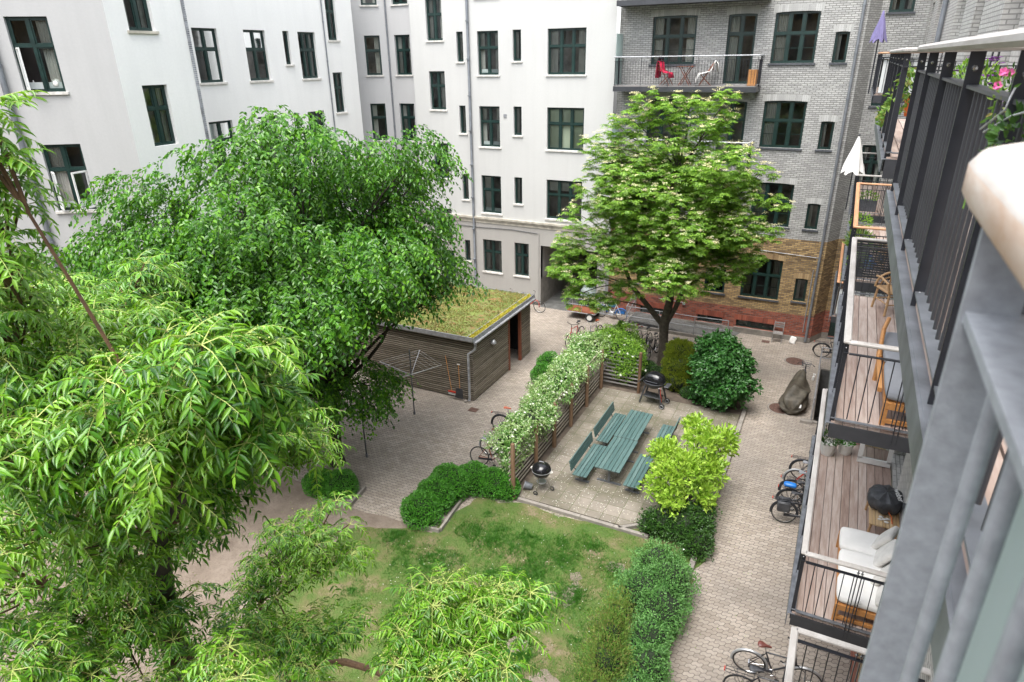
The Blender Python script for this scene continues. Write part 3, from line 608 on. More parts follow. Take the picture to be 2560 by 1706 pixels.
# ---- nearest left wing (canted corner)
NW = thing('apartment_building', 'white corner wing at the left edge with grey slate strip and two tilted open windows', 'building', (-19, 13, 0), world=True)
ca = np.array([-18.85, 13.0]); dv = np.array([.82, .572]); dv /= np.linalg.norm(dv); st = ca-dv*9.0; O = tuple(st); u = tuple(dv); L0 = 9.0
a0 = 9.0-1.5-1.08
stack_h = [(a0, a0+1.08, zb, zb+1.91, 2) for zb in (11.34, 8.01, 4.68)]+[(a0-2.6, a0-1.55, zb, zb+1.91, 2) for zb in (8.01, 4.68)]
wall('wall', ['white2', 'base'], NW, O, u, L0, 0, TOP, [h_[:4] for h_ in stack_h], bands=[(4.25, 1), (TOP, 0)], reveal=.1)
for i, h_ in enumerate(stack_h):
    op = {(0, 0)} if i == 0 else ({(0, 0), (1, 0)} if i == 1 else None)
    fo = window(NW, O, u, h_, cols=2, seed=i, curtain=None if i > 1 else 'none' if 0 else 'right' if i == 0 else 'left', dep=.09, opened=op, film=(i < 2))
    if op:
        for (ci, ri) in op:
            zl, zh = h_[2]+.06, h_[2]+1.91*.62-.04; hinge = h_[0]+.06 if ci == 0 else h_[1]-.06; sgn = 1 if ci == 0 else -1; ang = R(58)
            U_, N_ = frame_of(u); Dd = U_*sgn*math.cos(ang)+N_*math.sin(ang); m = MB(); base = np.array([O[0], O[1], 0])+U_*hinge+N_*(-.09); W_ = .47
            pp = lambda a, z, t=0: base+Dd*a+np.cross(Dd, [0, 0, 1])*t+np.array([0, 0, z])
            def bar(a, b, c_, d_):
                V = [pp(x_, z_, t_) for x_ in (a, b) for t_ in (-.02, .02) for z_ in (c_, d_)]; m.add(V, [(0, 1, 3, 2), (4, 6, 7, 5), (0, 4, 5, 1), (2, 3, 7, 6), (0, 2, 6, 4), (1, 5, 7, 3)])
            bar(0, .045, zl, zh); bar(W_-.045, W_, zl, zh); bar(.045, W_-.045, zl, zl+.045); bar(.045, W_-.045, zh-.045, zh)
            s_ = m.build('open_sash', 'whitepaint' if 1 else 'green', fo); m = MB(); m.add([pp(.045, zl+.045), pp(W_-.045, zl+.045), pp(W_-.045, zh-.045), pp(.045, zh-.045)], [(0, 1, 2, 3)]); m.build('sash_pane', 'glass', fo)
O2 = tuple(ca); h2 = [(.62, 1.45, zb, zt, 2) for zb, zt in ((12.91, 14.75), (9.72, 11.45), (6.30, 8.08))]
wall('wall', ['white_brightened', 'base'], NW, O2, (0, 1), 2.5, 0, TOP, [h_[:4] for h_ in h2], bands=[(4.25, 1), (TOP, 0)], reveal=.16)  # same render as the canted face, colour lightened against this side's shade
for i, h_ in enumerate(h2): window(NW, O2, (0, 1), h_, cols=2, seed=i+9, dep=.13, sill='cornice' if i == 0 else None)
m = MB(); m.add([(-18.85, 15.5, 0), (-23, 15.5, 0), (-23, 15.5, TOP), (-18.85, 15.5, TOP)], [(0, 1, 2, 3)]); m.build('return_wall', 'recess', NW)
sm = simple('slate_strip', (.22, .23, .25), .8, var=.5, scale=5, bump=.5); M['strip'] = sm
m = MB(); z = 3.0
while z < TOP: m.box((-18.93, 15.545, z+.03), (.26+rng.uniform(-.01, .01), .085, .052)); z += .06
m.build('slate_strip', 'strip', NW)
pb = np.array([O[0], O[1]])+dv*(a0-.42)+np.array([dv[1], -dv[0]])*.1
pipe_part(NW, [(pb[0], pb[1], TOP), (pb[0], pb[1], .1)], .075)
M['sillthing'] = M['ceramic']
for i, (du, dz, kind) in enumerate(((.80, 11.42, 'ball'), (.2, 11.42, 'bottle'))):
    U_, N_ = frame_of(u); q = np.array([O[0], O[1], 0])+U_*(a0+du)-N_*.22; m = MB()
    if kind == 'ball': m.ball((q[0], q[1], dz+.13), .12, 14); m.torus((q[0]+.03, q[1]-.03, dz+.16), .05, .012, 'y', 14, 6)
    else: m.lathe((q[0], q[1], dz), [(.035, 0), (.04, .02), (.04, .16), (.012, .2), (.012, .23)], 12)
    o = m.build('ornament' if kind == 'ball' else 'bottle', 'ceramic', None, True); tag(o, 'round white ornament standing on the top left window sill inside the glass' if kind == 'ball' else 'pale soap bottle on the sill of the open top left window', 'ornament' if kind == 'ball' else 'bottle')
# ---- brick building, wall facing -y at y=30.4
BB = thing('apartment_building', 'brick apartment building, grey painted above and yellow and red brick below', 'building', (-5, 30.4, 0), world=True)
O = (-9.8, 30.4); X = lambda x: x+9.8; u = (1, 0)
bw = []
for zb in (11.72, 8.45, 5.15): bw += [(X(-3.46), X(-1.83), zb, zb+1.86, 3), (X(-1.2), X(-.70), zb, zb+1.1, 0), (X(-8.36), X(-6.50), zb, zb+1.88, 3)]
bw += [(X(-3.46), X(-1.81), 1.80, 3.68, 3), (X(-1.19), X(-.69), 1.88, 2.95, 0), (X(-8.36), X(-6.47), 1.76, 3.55, 3), (X(-5.1), X(-4.18), 1.80, 3.0, 2)]
bw += [(X(-3.46), X(-1.83), 15.0, 16.9, 3), (X(-1.2), X(-.70), 15.0, 16.1, 0)]
bd = [(X(-5.25), X(-4.14), zb, zb+2.62, 2) for zb in (10.95, 7.65, 4.35, 14.25)]
cb = [(X(-3.47), X(-1.79), .28, .66, 3), (X(-5.27), X(-4.1), .26, .64, 1), (X(-8.1), X(-6.6), .26, .64, 2)]
wall('wall', ['brick_grey', 'brick_yellow', 'brick_red', 'concrete'], BB, O, u, 9.6, 0, TOP, [h_[:4] for h_ in bw+bd+cb], bands=[(.20, 3), (1.25, 2), (4.66, 1), (TOP, 0)], reveal=.12)
for i, h_ in enumerate(bw):
    z = h_[2]; window(BB, O, u, h_, cols=max(1, h_[4]), style='single' if h_[4] == 0 else 'std', sill='slate', dep=.1, seed=i+40, trans=.58, muntin=(h_[4] >= 2), curtain='left' if h_[4] == 0 else None)
for i, h_ in enumerate(bd): window(BB, O, u, h_, cols=2, sill=None, dep=.1, seed=i+70, trans=.72, name='balcony_door', curtain='left')
for i, h_ in enumerate(cb): window(BB, O, u, h_, cols=h_[4], style='single', sill='concrete', dep=.1, seed=i+80, name='cellar_window', curtain='none' if 0 else 'left')
def lintel(parent, O, u, h_, mat, arch=.075):
    m = UN(O, u); a, b = h_[0]-.1, h_[1]+.1; n = max(6, int((b-a)/.078)); zb = h_[3]
    for i in range(n):
        x0 = a+(b-a)*i/n; x1 = a+(b-a)*(i+1)/n-.010; t = ((i+.5)/n-.5)*2; z = zb-.030+arch*.55*(1-t*t)-.012
        m.b(x0, x1, -.02, .004, z, z+.25)
    m.build('lintel', mat, parent)
for h_ in bw+bd: lintel(BB, O, u, h_, 'lintel_grey' if h_[2] > 4.5 else ('lintel_yellow' if h_[2] > 1 else 'lintel_red'))
for h_ in cb: lintel(BB, O, u, h_, 'lintel_red', .02)
m = UN(O, u); m.b(0, 9.6, .0025, .05, .003, .2); m.b(0, 9.6, .0025, .03, .2, .23); m.build('plinth', 'concrete', BB)
# canted return and the short wall beyond
ra = np.array([-.2, 30.4]); rb_ = np.array([.22, 31.25]); rl = float(np.hypot(*(rb_-ra))); ru = tuple((rb_-ra)/rl)
wall('wall', ['brick_grey', 'brick_yellow', 'brick_red', 'concrete'], BB, tuple(ra), ru, rl, 0, TOP, [], bands=[(.28, 3), (1.35, 2), (4.66, 1), (TOP, 0)], uo=9.6)
O3 = (.22, 31.25); X3 = lambda x: x-.22
h3 = [(X3(.46), X3(1.30), 13.45-.0, 15.3, 2), (X3(.46), X3(1.30), 10.1, 11.9, 2), (X3(.46), X3(1.30), 6.8, 8.6, 2), (X3(.46), X3(1.3), 3.3, 4.9, 2)]
dr3 = (X3(.5), X3(1.4), .12, 2.1)
wall('wall', ['brick_grey', 'brick_yellow', 'brick_red', 'concrete'], BB, O3, (1, 0), 1.65, 0, TOP, [h_[:4] for h_ in h3]+[dr3], bands=[(.3, 3), (1.35, 2), (4.66, 1), (TOP, 0)], uo=10.5)
for i, h_ in enumerate(h3): window(BB, O3, (1, 0), h_, cols=2, sill='slate', dep=.1, seed=i+90)
dd = UN(O3, (1, 0)); dd.b(dr3[0], dr3[1], -.16, -.11, .12, 2.1); dd.b(dr3[0]+.1, dr3[1]-.1, -.11, -.09, .3, 1.0); dd.b(dr3[0]+.1, dr3[1]-.1, -.11, -.09, 1.15, 1.95); dd.build('door', 'green', BB)
pipe_part(BB, [(-.38, 30.31, TOP), (-.38, 30.31, 2.9), (-.38, 30.31, .06)], .055)
pipe_part(BB, [(-.55, 30.36, 3.4), (-.55, 30.36, .5)], .02, 'galv', 'conduit', False)
m = MB(); m.tube([(-2.9, 30.37, 4.05), (-.4, 30.37, 3.95)], .012, 6); m.box((-5.95, 30.37, 1.05), (.12, .06, .12)); m.tube([(-5.95, 30.37, 1.1), (-7.2, 30.37, 1.15)], .012, 6); m.box((-3.98, 30.38, 10.5), (.2, .04, .2)); m.build('junction_box', 'galv', BB)
# ---- right building facade facing -x at x=1.82 ; u=(0,-1) from y=31.25 down to -8
RB = thing('apartment_building', 'white painted brick facade on the right above the row of steel balconies', 'building', (1.82, 12, 0), world=True)
O = (1.82, 31.25); u = (0, -1); Y = lambda y: 31.25-y
rh = []
ypos = [(29.3, 30.3, 'd'), (26.3, 27.5, 'w'), (24.6, 25.6, 'w'), (19.5, 21.4, 'w'), (16.3, 17.6, 'w'), (12.2, 13.9, 'd'), (9.2, 10.8, 'w'), (5.6, 6.8, 'w'), (3.0, 4.6, 'd')]
for (ya, yb, kd) in ypos:
    for dk in (10.9, 7.6, 4.3):
        rh.append((Y(yb), Y(ya), dk+(.05 if kd == 'd' else .85), dk+2.75, 2, kd))
    rh.append((Y(yb), Y(ya), 1.1+.7, 3.7, 2, 'w')); rh.append((Y(yb), Y(ya), 14.3, 17.0, 2, 'd'))
wall('wall', ['brick_white', 'brick_yellow', 'brick_red'], RB, O, u, Y(-6), 0, TOP, [h_[:4] for h_ in rh], bands=[(.9, 2), (3.9, 1), (TOP, 0)], reveal=.3)
for i, h_ in enumerate(rh): window(RB, O, u, h_, cols=2, sill='slate' if h_[5] == 'w' else None, dep=.26, seed=i+120, trans=.7, name='window' if h_[5] == 'w' else 'balcony_door')
pipe_part(RB, [(1.73, 23.8, TOP), (1.73, 23.8, .1)], .07)
# ---- building closing the court behind the viewpoint
CB = thing('apartment_building', 'brick building closing the yard behind the viewpoint', 'building', (-10, -14, 0), world=True)
hh = [(a, a+1.3, z, z+1.8, 2) for a in np.arange(2, 26, 3.2) for z in (1.8, 5.1, 8.4, 11.7, 15)]
wall('wall', ['brick_yellow'], CB, (3, -14), (-1, 0), 28, 0, TOP, [h_[:4] for h_ in hh], reveal=.1)
m = UN((3, -14), (-1, 0))
for h_ in hh: m.q(h_[0], h_[1], -.1, h_[2], h_[3])
m.build('window', 'green', CB)
m = MB(); m.add([(-25, -14, 0), (-25, 10, 0), (-25, 10, TOP), (-25, -14, TOP)], [(0, 1, 2, 3)]); m.build('return_wall', 'concrete', CB)
# ------------------------------------------------------------------ balconies on the right facade
PO = {}
def shared(key, fn):
    if key not in PO: PO[key] = fn()
    return PO[key]
def child(parent, name, me, mat, loc, rz=0):
    o = bpy.data.objects.new(name, me); col.objects.link(o)
    if not me.materials: me.materials.append(M[mat])
    o.parent = parent; o.location = loc; o.rotation_euler = (0, 0, rz); return o
def mesh_of(mb):
    o = mb.build('tmp', 'black'); me = o.data; me.materials.clear(); bpy.data.objects.remove(o); return me
def railing(t, a, b, out, z, kind, rail_mat, post_mat='black', bal_mat='black', gap=.115, npost=1, rail=True, h_=1.13, balr=.007, postw=.05, pairs=False):
    """railing from a to b (xy, local to thing t), out = outward unit; posts at ends and between"""
    a, b, out = np.array(a, float), np.array(b, float), np.array(out, float); d = b-a; Ln = np.linalg.norm(d); d /= Ln; ang = math.atan2(d[1], d[0])
    m = MB(); mid = (a+b)/2
    m.box((mid[0], mid[1], z+h_-.155), (Ln, .05, .012), rz=ang); m.build('flat_bar', bal_mat, t); m = MB(); m.box((mid[0], mid[1], z+.045), (Ln, .06, .010), rz=ang); m.build('lower_bar', 'galv_dark', t)
    if rail:
        m = MB(); c = mid+out*.01; m.box((c[0], c[1], z+h_), (Ln+.07, .09, .045), rz=ang, bev=.014); m.build('handrail', rail_mat, t)
    key = ('bal', balr, round(h_, 2), bal_mat); me = shared(key, lambda: mesh_of(MB().tube([(0, 0, .075), (0, 0, h_-.16)], balr, 8)))
    keyp = ('post', round(h_, 2), postw, post_mat)
    def pm():
        m = MB(); m.box((0, -.010, h_/2-.09), (.011, postw, h_+.12))
        return mesh_of(m)
    mp = shared(keyp, pm)
    posts = [Ln*(i+.5 if npost == 1 and pairs else i)/max(1, npost if not pairs else npost) for i in range(npost+1)] if not pairs else [Ln/2-.025, Ln/2+.025]
    rot = math.atan2(-out[0], out[1])+math.pi if False else math.atan2(out[1], out[0])+math.pi/2
    for s_ in posts:
        s2 = min(max(s_, .03), Ln-.03); q = a+d*s2; pc = child(t, 'post', mp, post_mat, (q[0], q[1], z), rot)
        if z+t.location[2] > 3 and t.location[1] < 16:
            for zz in (h_-.09, .04): child(pc, 'bolt', shared('bolt', lambda: mesh_of(MB().ball((0, -.010, 0), .0135, 10, (1.6, 1, 1)))), 'chrome', (0, 0, zz))
    n = int(Ln/gap)
    for i in range(1, n+1):
        s_ = Ln*i/(n+1)
        if min(abs(s_-p) for p in posts) < .035: continue
        q = a+d*s_; child(t, 'baluster', me, bal_mat, (q[0], q[1], z))
def balcony(label, y0, y1, zd, rail_mat, x0=.36, x1=1.80, near=True, far=True, bars='black', post='black', deck='wood_deck', gap=.115, long_post='black', fascia='galv_dark', fh=.2, off=.05, hh=1.13, balr=.007, postw=.05, group=None):
    t = thing('balcony', label, 'balcony', (x0, y0, zd), world=False, group=group); W_, Ln = x1-x0, y1-y0
    m = MB(); n = round(W_/.145); pw = W_/n
    for i in range(n):
        cuts = [0, Ln]
        for a, b in zip(cuts[:-1], cuts[1:]): m.box((pw*(i+.5), (a+b)/2, -.013), (pw-.009, b-a-.03, .026))
    m.build('deck', deck, t)
    m = MB(); m.box((-off-.006, Ln/2, -fh/2-.02), (.012, Ln+.06, fh)); m.box((-off/2+.025, Ln/2, -.022), (off+.05, Ln, .010)); m.build('fascia', fascia, t); m = MB(); m.box((W_/2+.003, -.006, -.12), (W_+.01, .012, .2)); m.box((W_/2+.003, Ln+.006, -.12), (W_+.01, .012, .2))
    m.box((W_/2, Ln/2, -.07), (W_-.03, Ln-.02, .02)); yy = .6
    while yy < Ln: m.box((W_/2, yy, -.15), (W_-.05, .06, .12)); yy += 1.1
    m.build('slab', 'anthracite', t)
    railing(t, (0.02, 0.02), (0.02, Ln-.02), (-1, 0), 0, 'long', rail_mat, long_post, bars, gap, npost=max(1, round(Ln/.98)), balr=balr, postw=postw, h_=hh)
    if near: railing(t, (.05, .02), (W_, .02), (0, -1), 0, 's', rail_mat, post, bars, gap*1.1, npost=1, pairs=True, balr=balr, h_=hh)
    if far: railing(t, (.05, Ln-.02), (W_, Ln-.02), (0, 1), 0, 's', rail_mat, post, bars, gap*1.1, npost=1, pairs=True, balr=balr, h_=hh)
    return t
B1, B2, B3, B4 = (1.4, 7.0), (8.5, 14.1), (15.1, 20.7), (22.15, 27.5)
balcony('balcony with a white cushioned sofa, small bamboo table and two potted plants', *B2, 4.3, 'wood_white')
balcony('balcony with a grey cushioned lounge sofa on bare weathered planks', *B2, 7.6, 'wood_white')
balcony('balcony with orange wooden handrail crowded with plant pots', *B3, 7.6, 'wood_rail')
balcony('far balcony below the furled white parasol', *B4, 7.6, 'wood_white')
balcony('lower far balcony with yellow flowers and pale side panels', *B4, 4.3, 'wood_rail')
balcony('lowest balcony at the bottom edge with pale handrail corner, bicycles below it', *B1, 4.3, 'wood_white')
balcony('top neighbouring balcony with thick grey tubes, wide black posts and pale handrail', 1.22, 6.25, 10.99, 'wood_white', x0=.37, hh=1.045, fh=.13, off=.03, gap=.105, bars='tube_grey', balr=.0075, postw=.052, near=False)
balcony('top middle balcony with climbing leaves and an orange flower pot', *(8.2, 13.4), 10.99, 'wood_white', hh=1.045, fh=.13, off=.03, gap=.115, bars='anthracite', balr=.008, postw=.052)
balcony('top far balcony with pale panels behind its bars and a furled purple parasol', 22.3, 27.5, 10.95, 'wood_rail', hh=1.08, fh=.15, off=.03)
# screens
def screen(name, label, cat, a, b, z0, z1, mat, slats=False, th=.012):
    m = MB(); a, b = np.array(a, float), np.array(b, float); d = b-a; Ln = np.linalg.norm(d); ang = math.atan2(d[1], d[0])
    if slats:
        n = int((z1-z0)/.05)
        for i in range(n): m.box(((a+b)[0]/2, (a+b)[1]/2, z0+(i+.5)*(z1-z0)/n), (Ln, th, (z1-z0)/n-.008), rz=ang)
    else: m.box(((a+b)[0]/2, (a+b)[1]/2, (z0+z1)/2), (Ln, th, z1-z0), rz=ang)
    return tag(m.build(name, mat), label, cat)
screen('privacy_screen', 'black woven privacy screen behind the near end bars of the orange railed balcony', 'screen', (.45, 15.2), (1.75, 15.2), 7.66, 8.50, 'bagblack', True)
screen('privacy_screen', 'long pale screen panel along the side of the top far balcony', 'screen', (.40, 22.4), (.40, 27.4), 10.98, 11.9, 'panel')
screen('privacy_screen', 'short pale screen panel on the near end of the top far balcony', 'screen', (.45, 22.36), (1.75, 22.36), 10.98, 11.9, 'panel')
screen('privacy_screen', 'pale screen panel below the yellow flowers on the lower far balcony', 'screen', (.40, 22.25), (.40, 27.4), 4.38, 5.2, 'panel')
screen('privacy_screen', 'pale end panel of the lower far balcony beside the cellar door', 'screen', (.45, 22.2), (1.75, 22.2), 4.38, 5.2, 'panel')
# umbrellas
def parasol(label, x, y, zt, zb, r, mat, pole_to, ball=False):
    t = thing('parasol', label, 'parasol', (x, y, pole_to)); H = zt-pole_to; m = MB(); V = []; n = 24; rows = 7
    for i in range(rows+1):
        f = i/rows; z = H-(zt-zb)*f
        for k_ in range(n):
            a = 2*math.pi*k_/n; rr = r*(.06+.94*f**.85)*(1+.22*math.cos(6*a+.5)*f)*(1+.05*math.sin(3*a+i)); V.append((rr*math.cos(a), rr*math.sin(a), z-.06*math.cos(6*a+.5)*f*(1 if i == rows else 0)))
    Fs = [[i*n+k_, i*n+(k_+1) % n, (i+1)*n+(k_+1) % n, (i+1)*n+k_] for i in range(rows) for k_ in range(n)]+[list(range(n))]
    m.add(V, Fs); m.build('canopy', mat, t, True)
    if not ball:
        m = MB(); m.lathe((0, 0, 0), [(r*.38, H-.26), (r*.30, H-.16), (r*.12, H+.01), (.01, H+.03)], 16); m.build('vent_cap', mat, t, True)
    else: MB().ball((0, 0, H+.03), .035, 10).build('finial', 'black', t, True)
    MB().tube([(0, 0, 0), (0, 0, H-.05)], .02, 8).build('pole', 'black', t, True)
parasol('furled lilac parasol standing on the top far balcony', .22, 22.75, 13.08, 12.34, .19, 'fabric_lilac', 10.95)
parasol('furled white parasol with black finial standing on a far balcony', .19, 22.45, 9.80, 8.76, .28, 'fabric_white', 7.65, True)
# ---- own railing close to the camera
t = thing('balcony', 'blurred galvanised balcony corner with worn wooden handrail closest to the viewer', 'balcony', (.19, .9, 10.7), world=True)
m = MB(); pl = [(.130, -.5), (.128, .90), (.131, .97), (.143, 1.02), (.165, 1.055), (.20, 1.075), (1.75, 1.09), (1.75, .99), (.26, .975), (.225, .94), (.22, -.5)]; n = len(pl)
prof = [(.006, 11.836), (0, 11.845), (0, 11.878), (.010, 11.892), (.022, 11.897)]; cx_, cy_ = .175, .5; V = []
for (ins, z) in prof:
    for (x, y) in pl: sx_ = 1 if x < .19 and y < 1.07 else (-1 if y < 1.0 and x < .3 else 0); V.append((x+ins*sx_, y-(ins if y > 1.0 else 0), z))
m.add(V, [[i*n+k_, i*n+(k_+1) % n, (i+1)*n+(k_+1) % n, (i+1)*n+k_] for i in range(4) for k_ in range(n)]+[list(range(n))[::-1], [4*n+k_ for k_ in range(n)]])
m.m = [1 if i < 2*n else 0 for i in range(len(m.m))]
m.build('handrail', ['wood_own', 'wood_own_side'], t, True)
m = MB()
for y in (.815,): m.box((.1625, y, 11.2), (.052, .012, 1.30))
m.build('post', 'galv_own', t)
m = MB(); m.box((.170, .12, 11.738), (.060, 1.4, .012)); m.build('flat_bar', 'galv_own', t); MB().box((.170, .12, 10.8), (.06, 1.4, .012)).build('lower_bar', 'galv', t)
y = .70
while y > -.4: MB().tube([(.165, y, 10.8), (.165, y, 11.735)], .0088, 12).build('baluster', 'galv_own', t, True); y -= .115
m = MB(); m.box((.215, .05, 11.25), (.006, 1.35, .85)); m.build('panel', 'frosted', t)
m = MB(); m.box((1.0, .3, 10.66), (1.6, 1.55, .08)); m.build('slab', 'galv_dark', t)
# ---- generic plants
def cloud(c, r, n):
    c, r = np.array(c, float), np.array(r, float); d = rdir(n); return c+d*r*(rng.uniform(.35, 1, n)**.5)[:, None], d
def potplant(label, loc, pot_mat, pr, ph, leaf, lr, n=160, ln=.06, lw=.03, box=None, flower=None, nf=12, name='potted_plant'):
    t = thing(name, label, 'plant' if 'box' not in name else 'flower box', loc)
    m = MB()
    if box: m.box((0, 0, ph/2), (box[0], box[1], ph), bev=.01)
    else: m.lathe((0, 0, 0), [(pr*.78, 0), (pr*.9, ph*.3), (pr, ph), (pr*.9, ph), (pr*.88, ph-.03)], 20)
    m.build('pot', pot_mat, t, not box)
    rr = (box[0]/2+.04, box[1]/2+.04, lr) if box else (lr, lr, lr*.8)
    P, d = cloud((0, 0, ph+rr[2]*.5), rr, n); P[:, 2] = np.maximum(P[:, 2], ph)
    leaves('foliage', leaf, P, d+np.array([0, 0, .6]), rdir(n), rng.uniform(.7, 1.2, n)*ln, lw, T_OV, t)
    if flower:
        P, d = cloud((0, 0, ph+rr[2]*.9), rr, nf); P = np.repeat(P, 5, 0); a = np.tile(np.arange(5)*1.2566, nf)
        leaves('blossom', flower, P, np.column_stack((np.cos(a), np.sin(a), np.full(len(a), .25))), np.tile([0, 0, 1.], (len(a), 1)), .032, .03, T_OV, t)
    return t
potplant('larger white ribbed pot with bushy green plant at the far end of the sofa balcony', (.62, 13.42, 4.3), 'ceramic', .155, .28, 'leaf_dark', .2, 260)
potplant('smaller white pot with yellow green plant beside the ribbed pot', (.95, 13.6, 4.3), 'ceramic', .145, .24, 'leaf_hedge', .16, 200)
potplant('terracotta pot with dark leaves hanging on the top middle balcony', (.62, 9.7, 11.30), 'orange', .12, .22, 'leaf_dark', .16, 200)
potplant('leafy green plant by the near corner of the orange railed balcony', (.58, 15.5, 7.6), 'black', .13, .22, 'leaf_rowan', .24, 260)
potplant('grassy green plant midway along the orange railed balcony', (.56, 17.4, 7.6), 'black', .13, .2, 'leaf_wild', .26, 260, .16, .012)
potplant('tall green plant at the far corner of the orange railed balcony', (.58, 19.3, 7.6), 'black', .14, .25, 'leaf_rowan', .28, 260)
potplant('low green plant beside the cream chair', (1.05, 16.9, 7.6), 'bagblack', .12, .2, 'leaf_hedge', .18, 160)
potplant('green herb box behind the white railed far balcony', (.75, 22.7, 7.6), 'slate', .1, .35, 'leaf_rowan', .16, 220, box=(.5, .2))
for i, (y, f_, nm) in enumerate(((24.6, 'yellow', 'yellow flowers at the far end of the pale wooden rail of the lower far balcony'), (23.0, 'yellow', 'yellow flowers nearest the corner of the lower far balcony'))):
    potplant(nm, (.50, y, 5.15), 'bagblack', .1, .16, 'leaf_wild', .14, 120, box=(.14, .6), flower=f_, nf=16, name='flower_box')
potplant('flower box with purple petunias on the neighbouring top balcony', (.56, 4.6, 11.62), 'bagblack', .1, .15, 'leaf_rowan', .12, 160, .04, .014, box=(.18, .7), flower='purple', nf=14, name='flower_box')
potplant('flower box with mixed stalks beside the purple petunias', (.56, 3.6, 11.60), 'bagblack', .1, .15, 'leaf_wild', .12, 180, .04, .010, box=(.18, .7), flower='purple', nf=6, name='flower_box')
potplant('small thin shrub behind the neighbouring handrail', (.7, 4.3, 11.5), 'bagblack', .1, .25, 'leaf_dark', .15, 200, .03, .011)
potplant('bright green plant behind the second post from the end of the neighbouring balcony', (.62, 5.7, 11.62), 'bagblack', .1, .2, 'leaf_rowan', .10, 80, .04, .016)
# pink petunias hanging on the near corner
t = thing('petunia_plant', 'trailing plant with pink petunia blossoms tied to the nearest black post', 'plant', (.355, 2.25, 11.68), world=True)
DX = np.array([-.045, .53, .085])
m = MB()
for i in range(9):
    a = rng.uniform(0, 6.28); m.tube([DX+q_ for q_ in ((.40, 1.72, 11.62), (.40+.04*math.cos(a), 1.70+.04*math.sin(a), 11.75-.02*i), (.41+.06*math.cos(a), 1.66+.07*math.sin(a), 11.85-.055*i))], .0025, 5)
m.build('stem', 'leaf_wild', t)
P, d = cloud(DX+(.405, 1.55, 11.70), (.045, .07, .09), 170); leaves('foliage', 'leaf_dark', P, d, rdir(170), rng.uniform(.018, .03, 170), .014, T_OV, t)
P, d = cloud(DX+(.385, 1.70, 11.79), (.03, .03, .08), 40); leaves('foliage', 'leaf_wild', P, d, rdir(40), .02, .008, T_OV, t)
for c in ((.372, 1.70, 11.868), (.386, 1.70, 11.866), (.365, 1.69, 11.835)):
    a = np.arange(5)*1.2566; leaves('blossom', 'pink', np.tile(DX+c, (5, 1)), np.column_stack((np.cos(a)*.8, np.full(5, -.25), np.sin(a))), np.tile([0, -1., .3], (5, 1)), .012, .013, T_OV, t)
MB().tube([DX+q_ for q_ in ((.40, 1.66, 11.83), (.39, 1.63, 11.81), (.385, 1.62, 11.78), (.36, 1.75, 11.72))], .0025, 6).build('cable_tie', 'silver', t, True); MB().tube([DX+q_ for q_ in ((.42, 1.4, 11.80), (.39, 1.55, 11.77), (.365, 1.72, 11.715))], .0025, 6).build('cable_tie', 'silver', t, True)
# climbing leaves on top middle balcony
t = thing('climbing_plant', 'light green climbing leaves between the posts of the top middle balcony', 'plant', (.42, 9.6, 10.95), world=True)
m = MB(); m.tube([(.42, 9.3, 10.95), (.40, 9.4, 11.4), (.45, 9.6, 11.9)], .006, 5); m.tube([(.42, 9.6, 10.95), (.38, 10.3, 11.3), (.40, 11, 11.6)], .006, 5); m.build('stem', 'bark', t)
P = np.concatenate([cloud(c, (.08, .28, .14), 55)[0] for c in ((.36, 10.6, 11.28), (.37, 9.9, 11.45), (.44, 9.3, 11.5), (.45, 9.2, 11.75), (.34, 11.2, 11.2))]); leaves('foliage', 'leaf_wild', P, rdir(len(P))+[0, 0, -.4], rdir(len(P)), .075, .035, T_OV, t)
# ---- furniture
def cushion(name, c, d, mat, parent=None, rz=0, rx=0, ry=0):
    o = MB().box((0, 0, 0), d, bev=min(d)*.3).build(name, mat, parent, True); 
    o.location = c; o.rotation_euler = (rx, ry, rz)
    sb = o.modifiers.new('soft', 'SUBSURF'); sb.levels = sb.render_levels = 2
    return o
def lounge(label, x, y0, y1, z, wood, fab, xd=.85, seat=.30, segs=2, legs=True):
    t = thing('outdoor_sofa', label, 'sofa', (x, y0, z)); Ln = y1-y0; m = MB()
    for yy in (.03, Ln-.03): m.box((xd/2, yy, seat-.04), (xd, .06, .09)); m.box((xd/2, yy, .06), (xd, .05, .05))
    m.box((.03, Ln/2, seat-.045), (.05, Ln-.13, .08)); m.box((xd-.03, Ln/2, seat-.045), (.05, Ln-.13, .08)); yy = .15
    while yy < Ln-.1: m.box((xd/2, yy, seat-.02), (xd-.12, .06, .02)); yy += .12
    m.build('frame', wood, t)
    for (a, b) in ((.03, .03), (xd-.03, .03), (.03, Ln-.03), (xd-.03, Ln-.03)): MB().box((a, b, (seat-.09)/2), (.065, .065, seat-.09)).build('leg', wood, t)
    for i in range(segs): cushion('seat_cushion', (xd/2, Ln*(i+.5)/segs, seat+.085), (xd+.01, Ln/segs-.01, .17), fab, t)
    return t
lounge('white cushioned sofa bed on an orange wooden frame on the lower balcony', .90, 8.62, 10.42, 4.3, 'wood_orange', 'fabric_white', .88, .30, 3)
for i, (y, r_, s_, lb) in enumerate(((10.12, -.35, .44, 'white scatter cushion leaning at the far end of the white sofa'), (9.72, -.15, .46, 'second cushion from the far end of the white sofa, crinkled'), (9.25, -.4, .48, 'plump white cushion in the middle of the white sofa'), (8.82, -.1, .42, 'white cushion nearest the short railing on the white sofa'))):
    o = cushion('cushion', (1.53, y, 4.90), (.13, s_, s_*.95), 'fabric_crumpled', None, rz=r_, ry=.55); tag(o, lb, 'cushion')
t = lounge('grey cushioned lounge sofa with angled orange wood frame on the middle balcony', .92, 8.68, 11.0, 7.6, 'wood_orange', 'fabric_grey', .86, .32, 2)
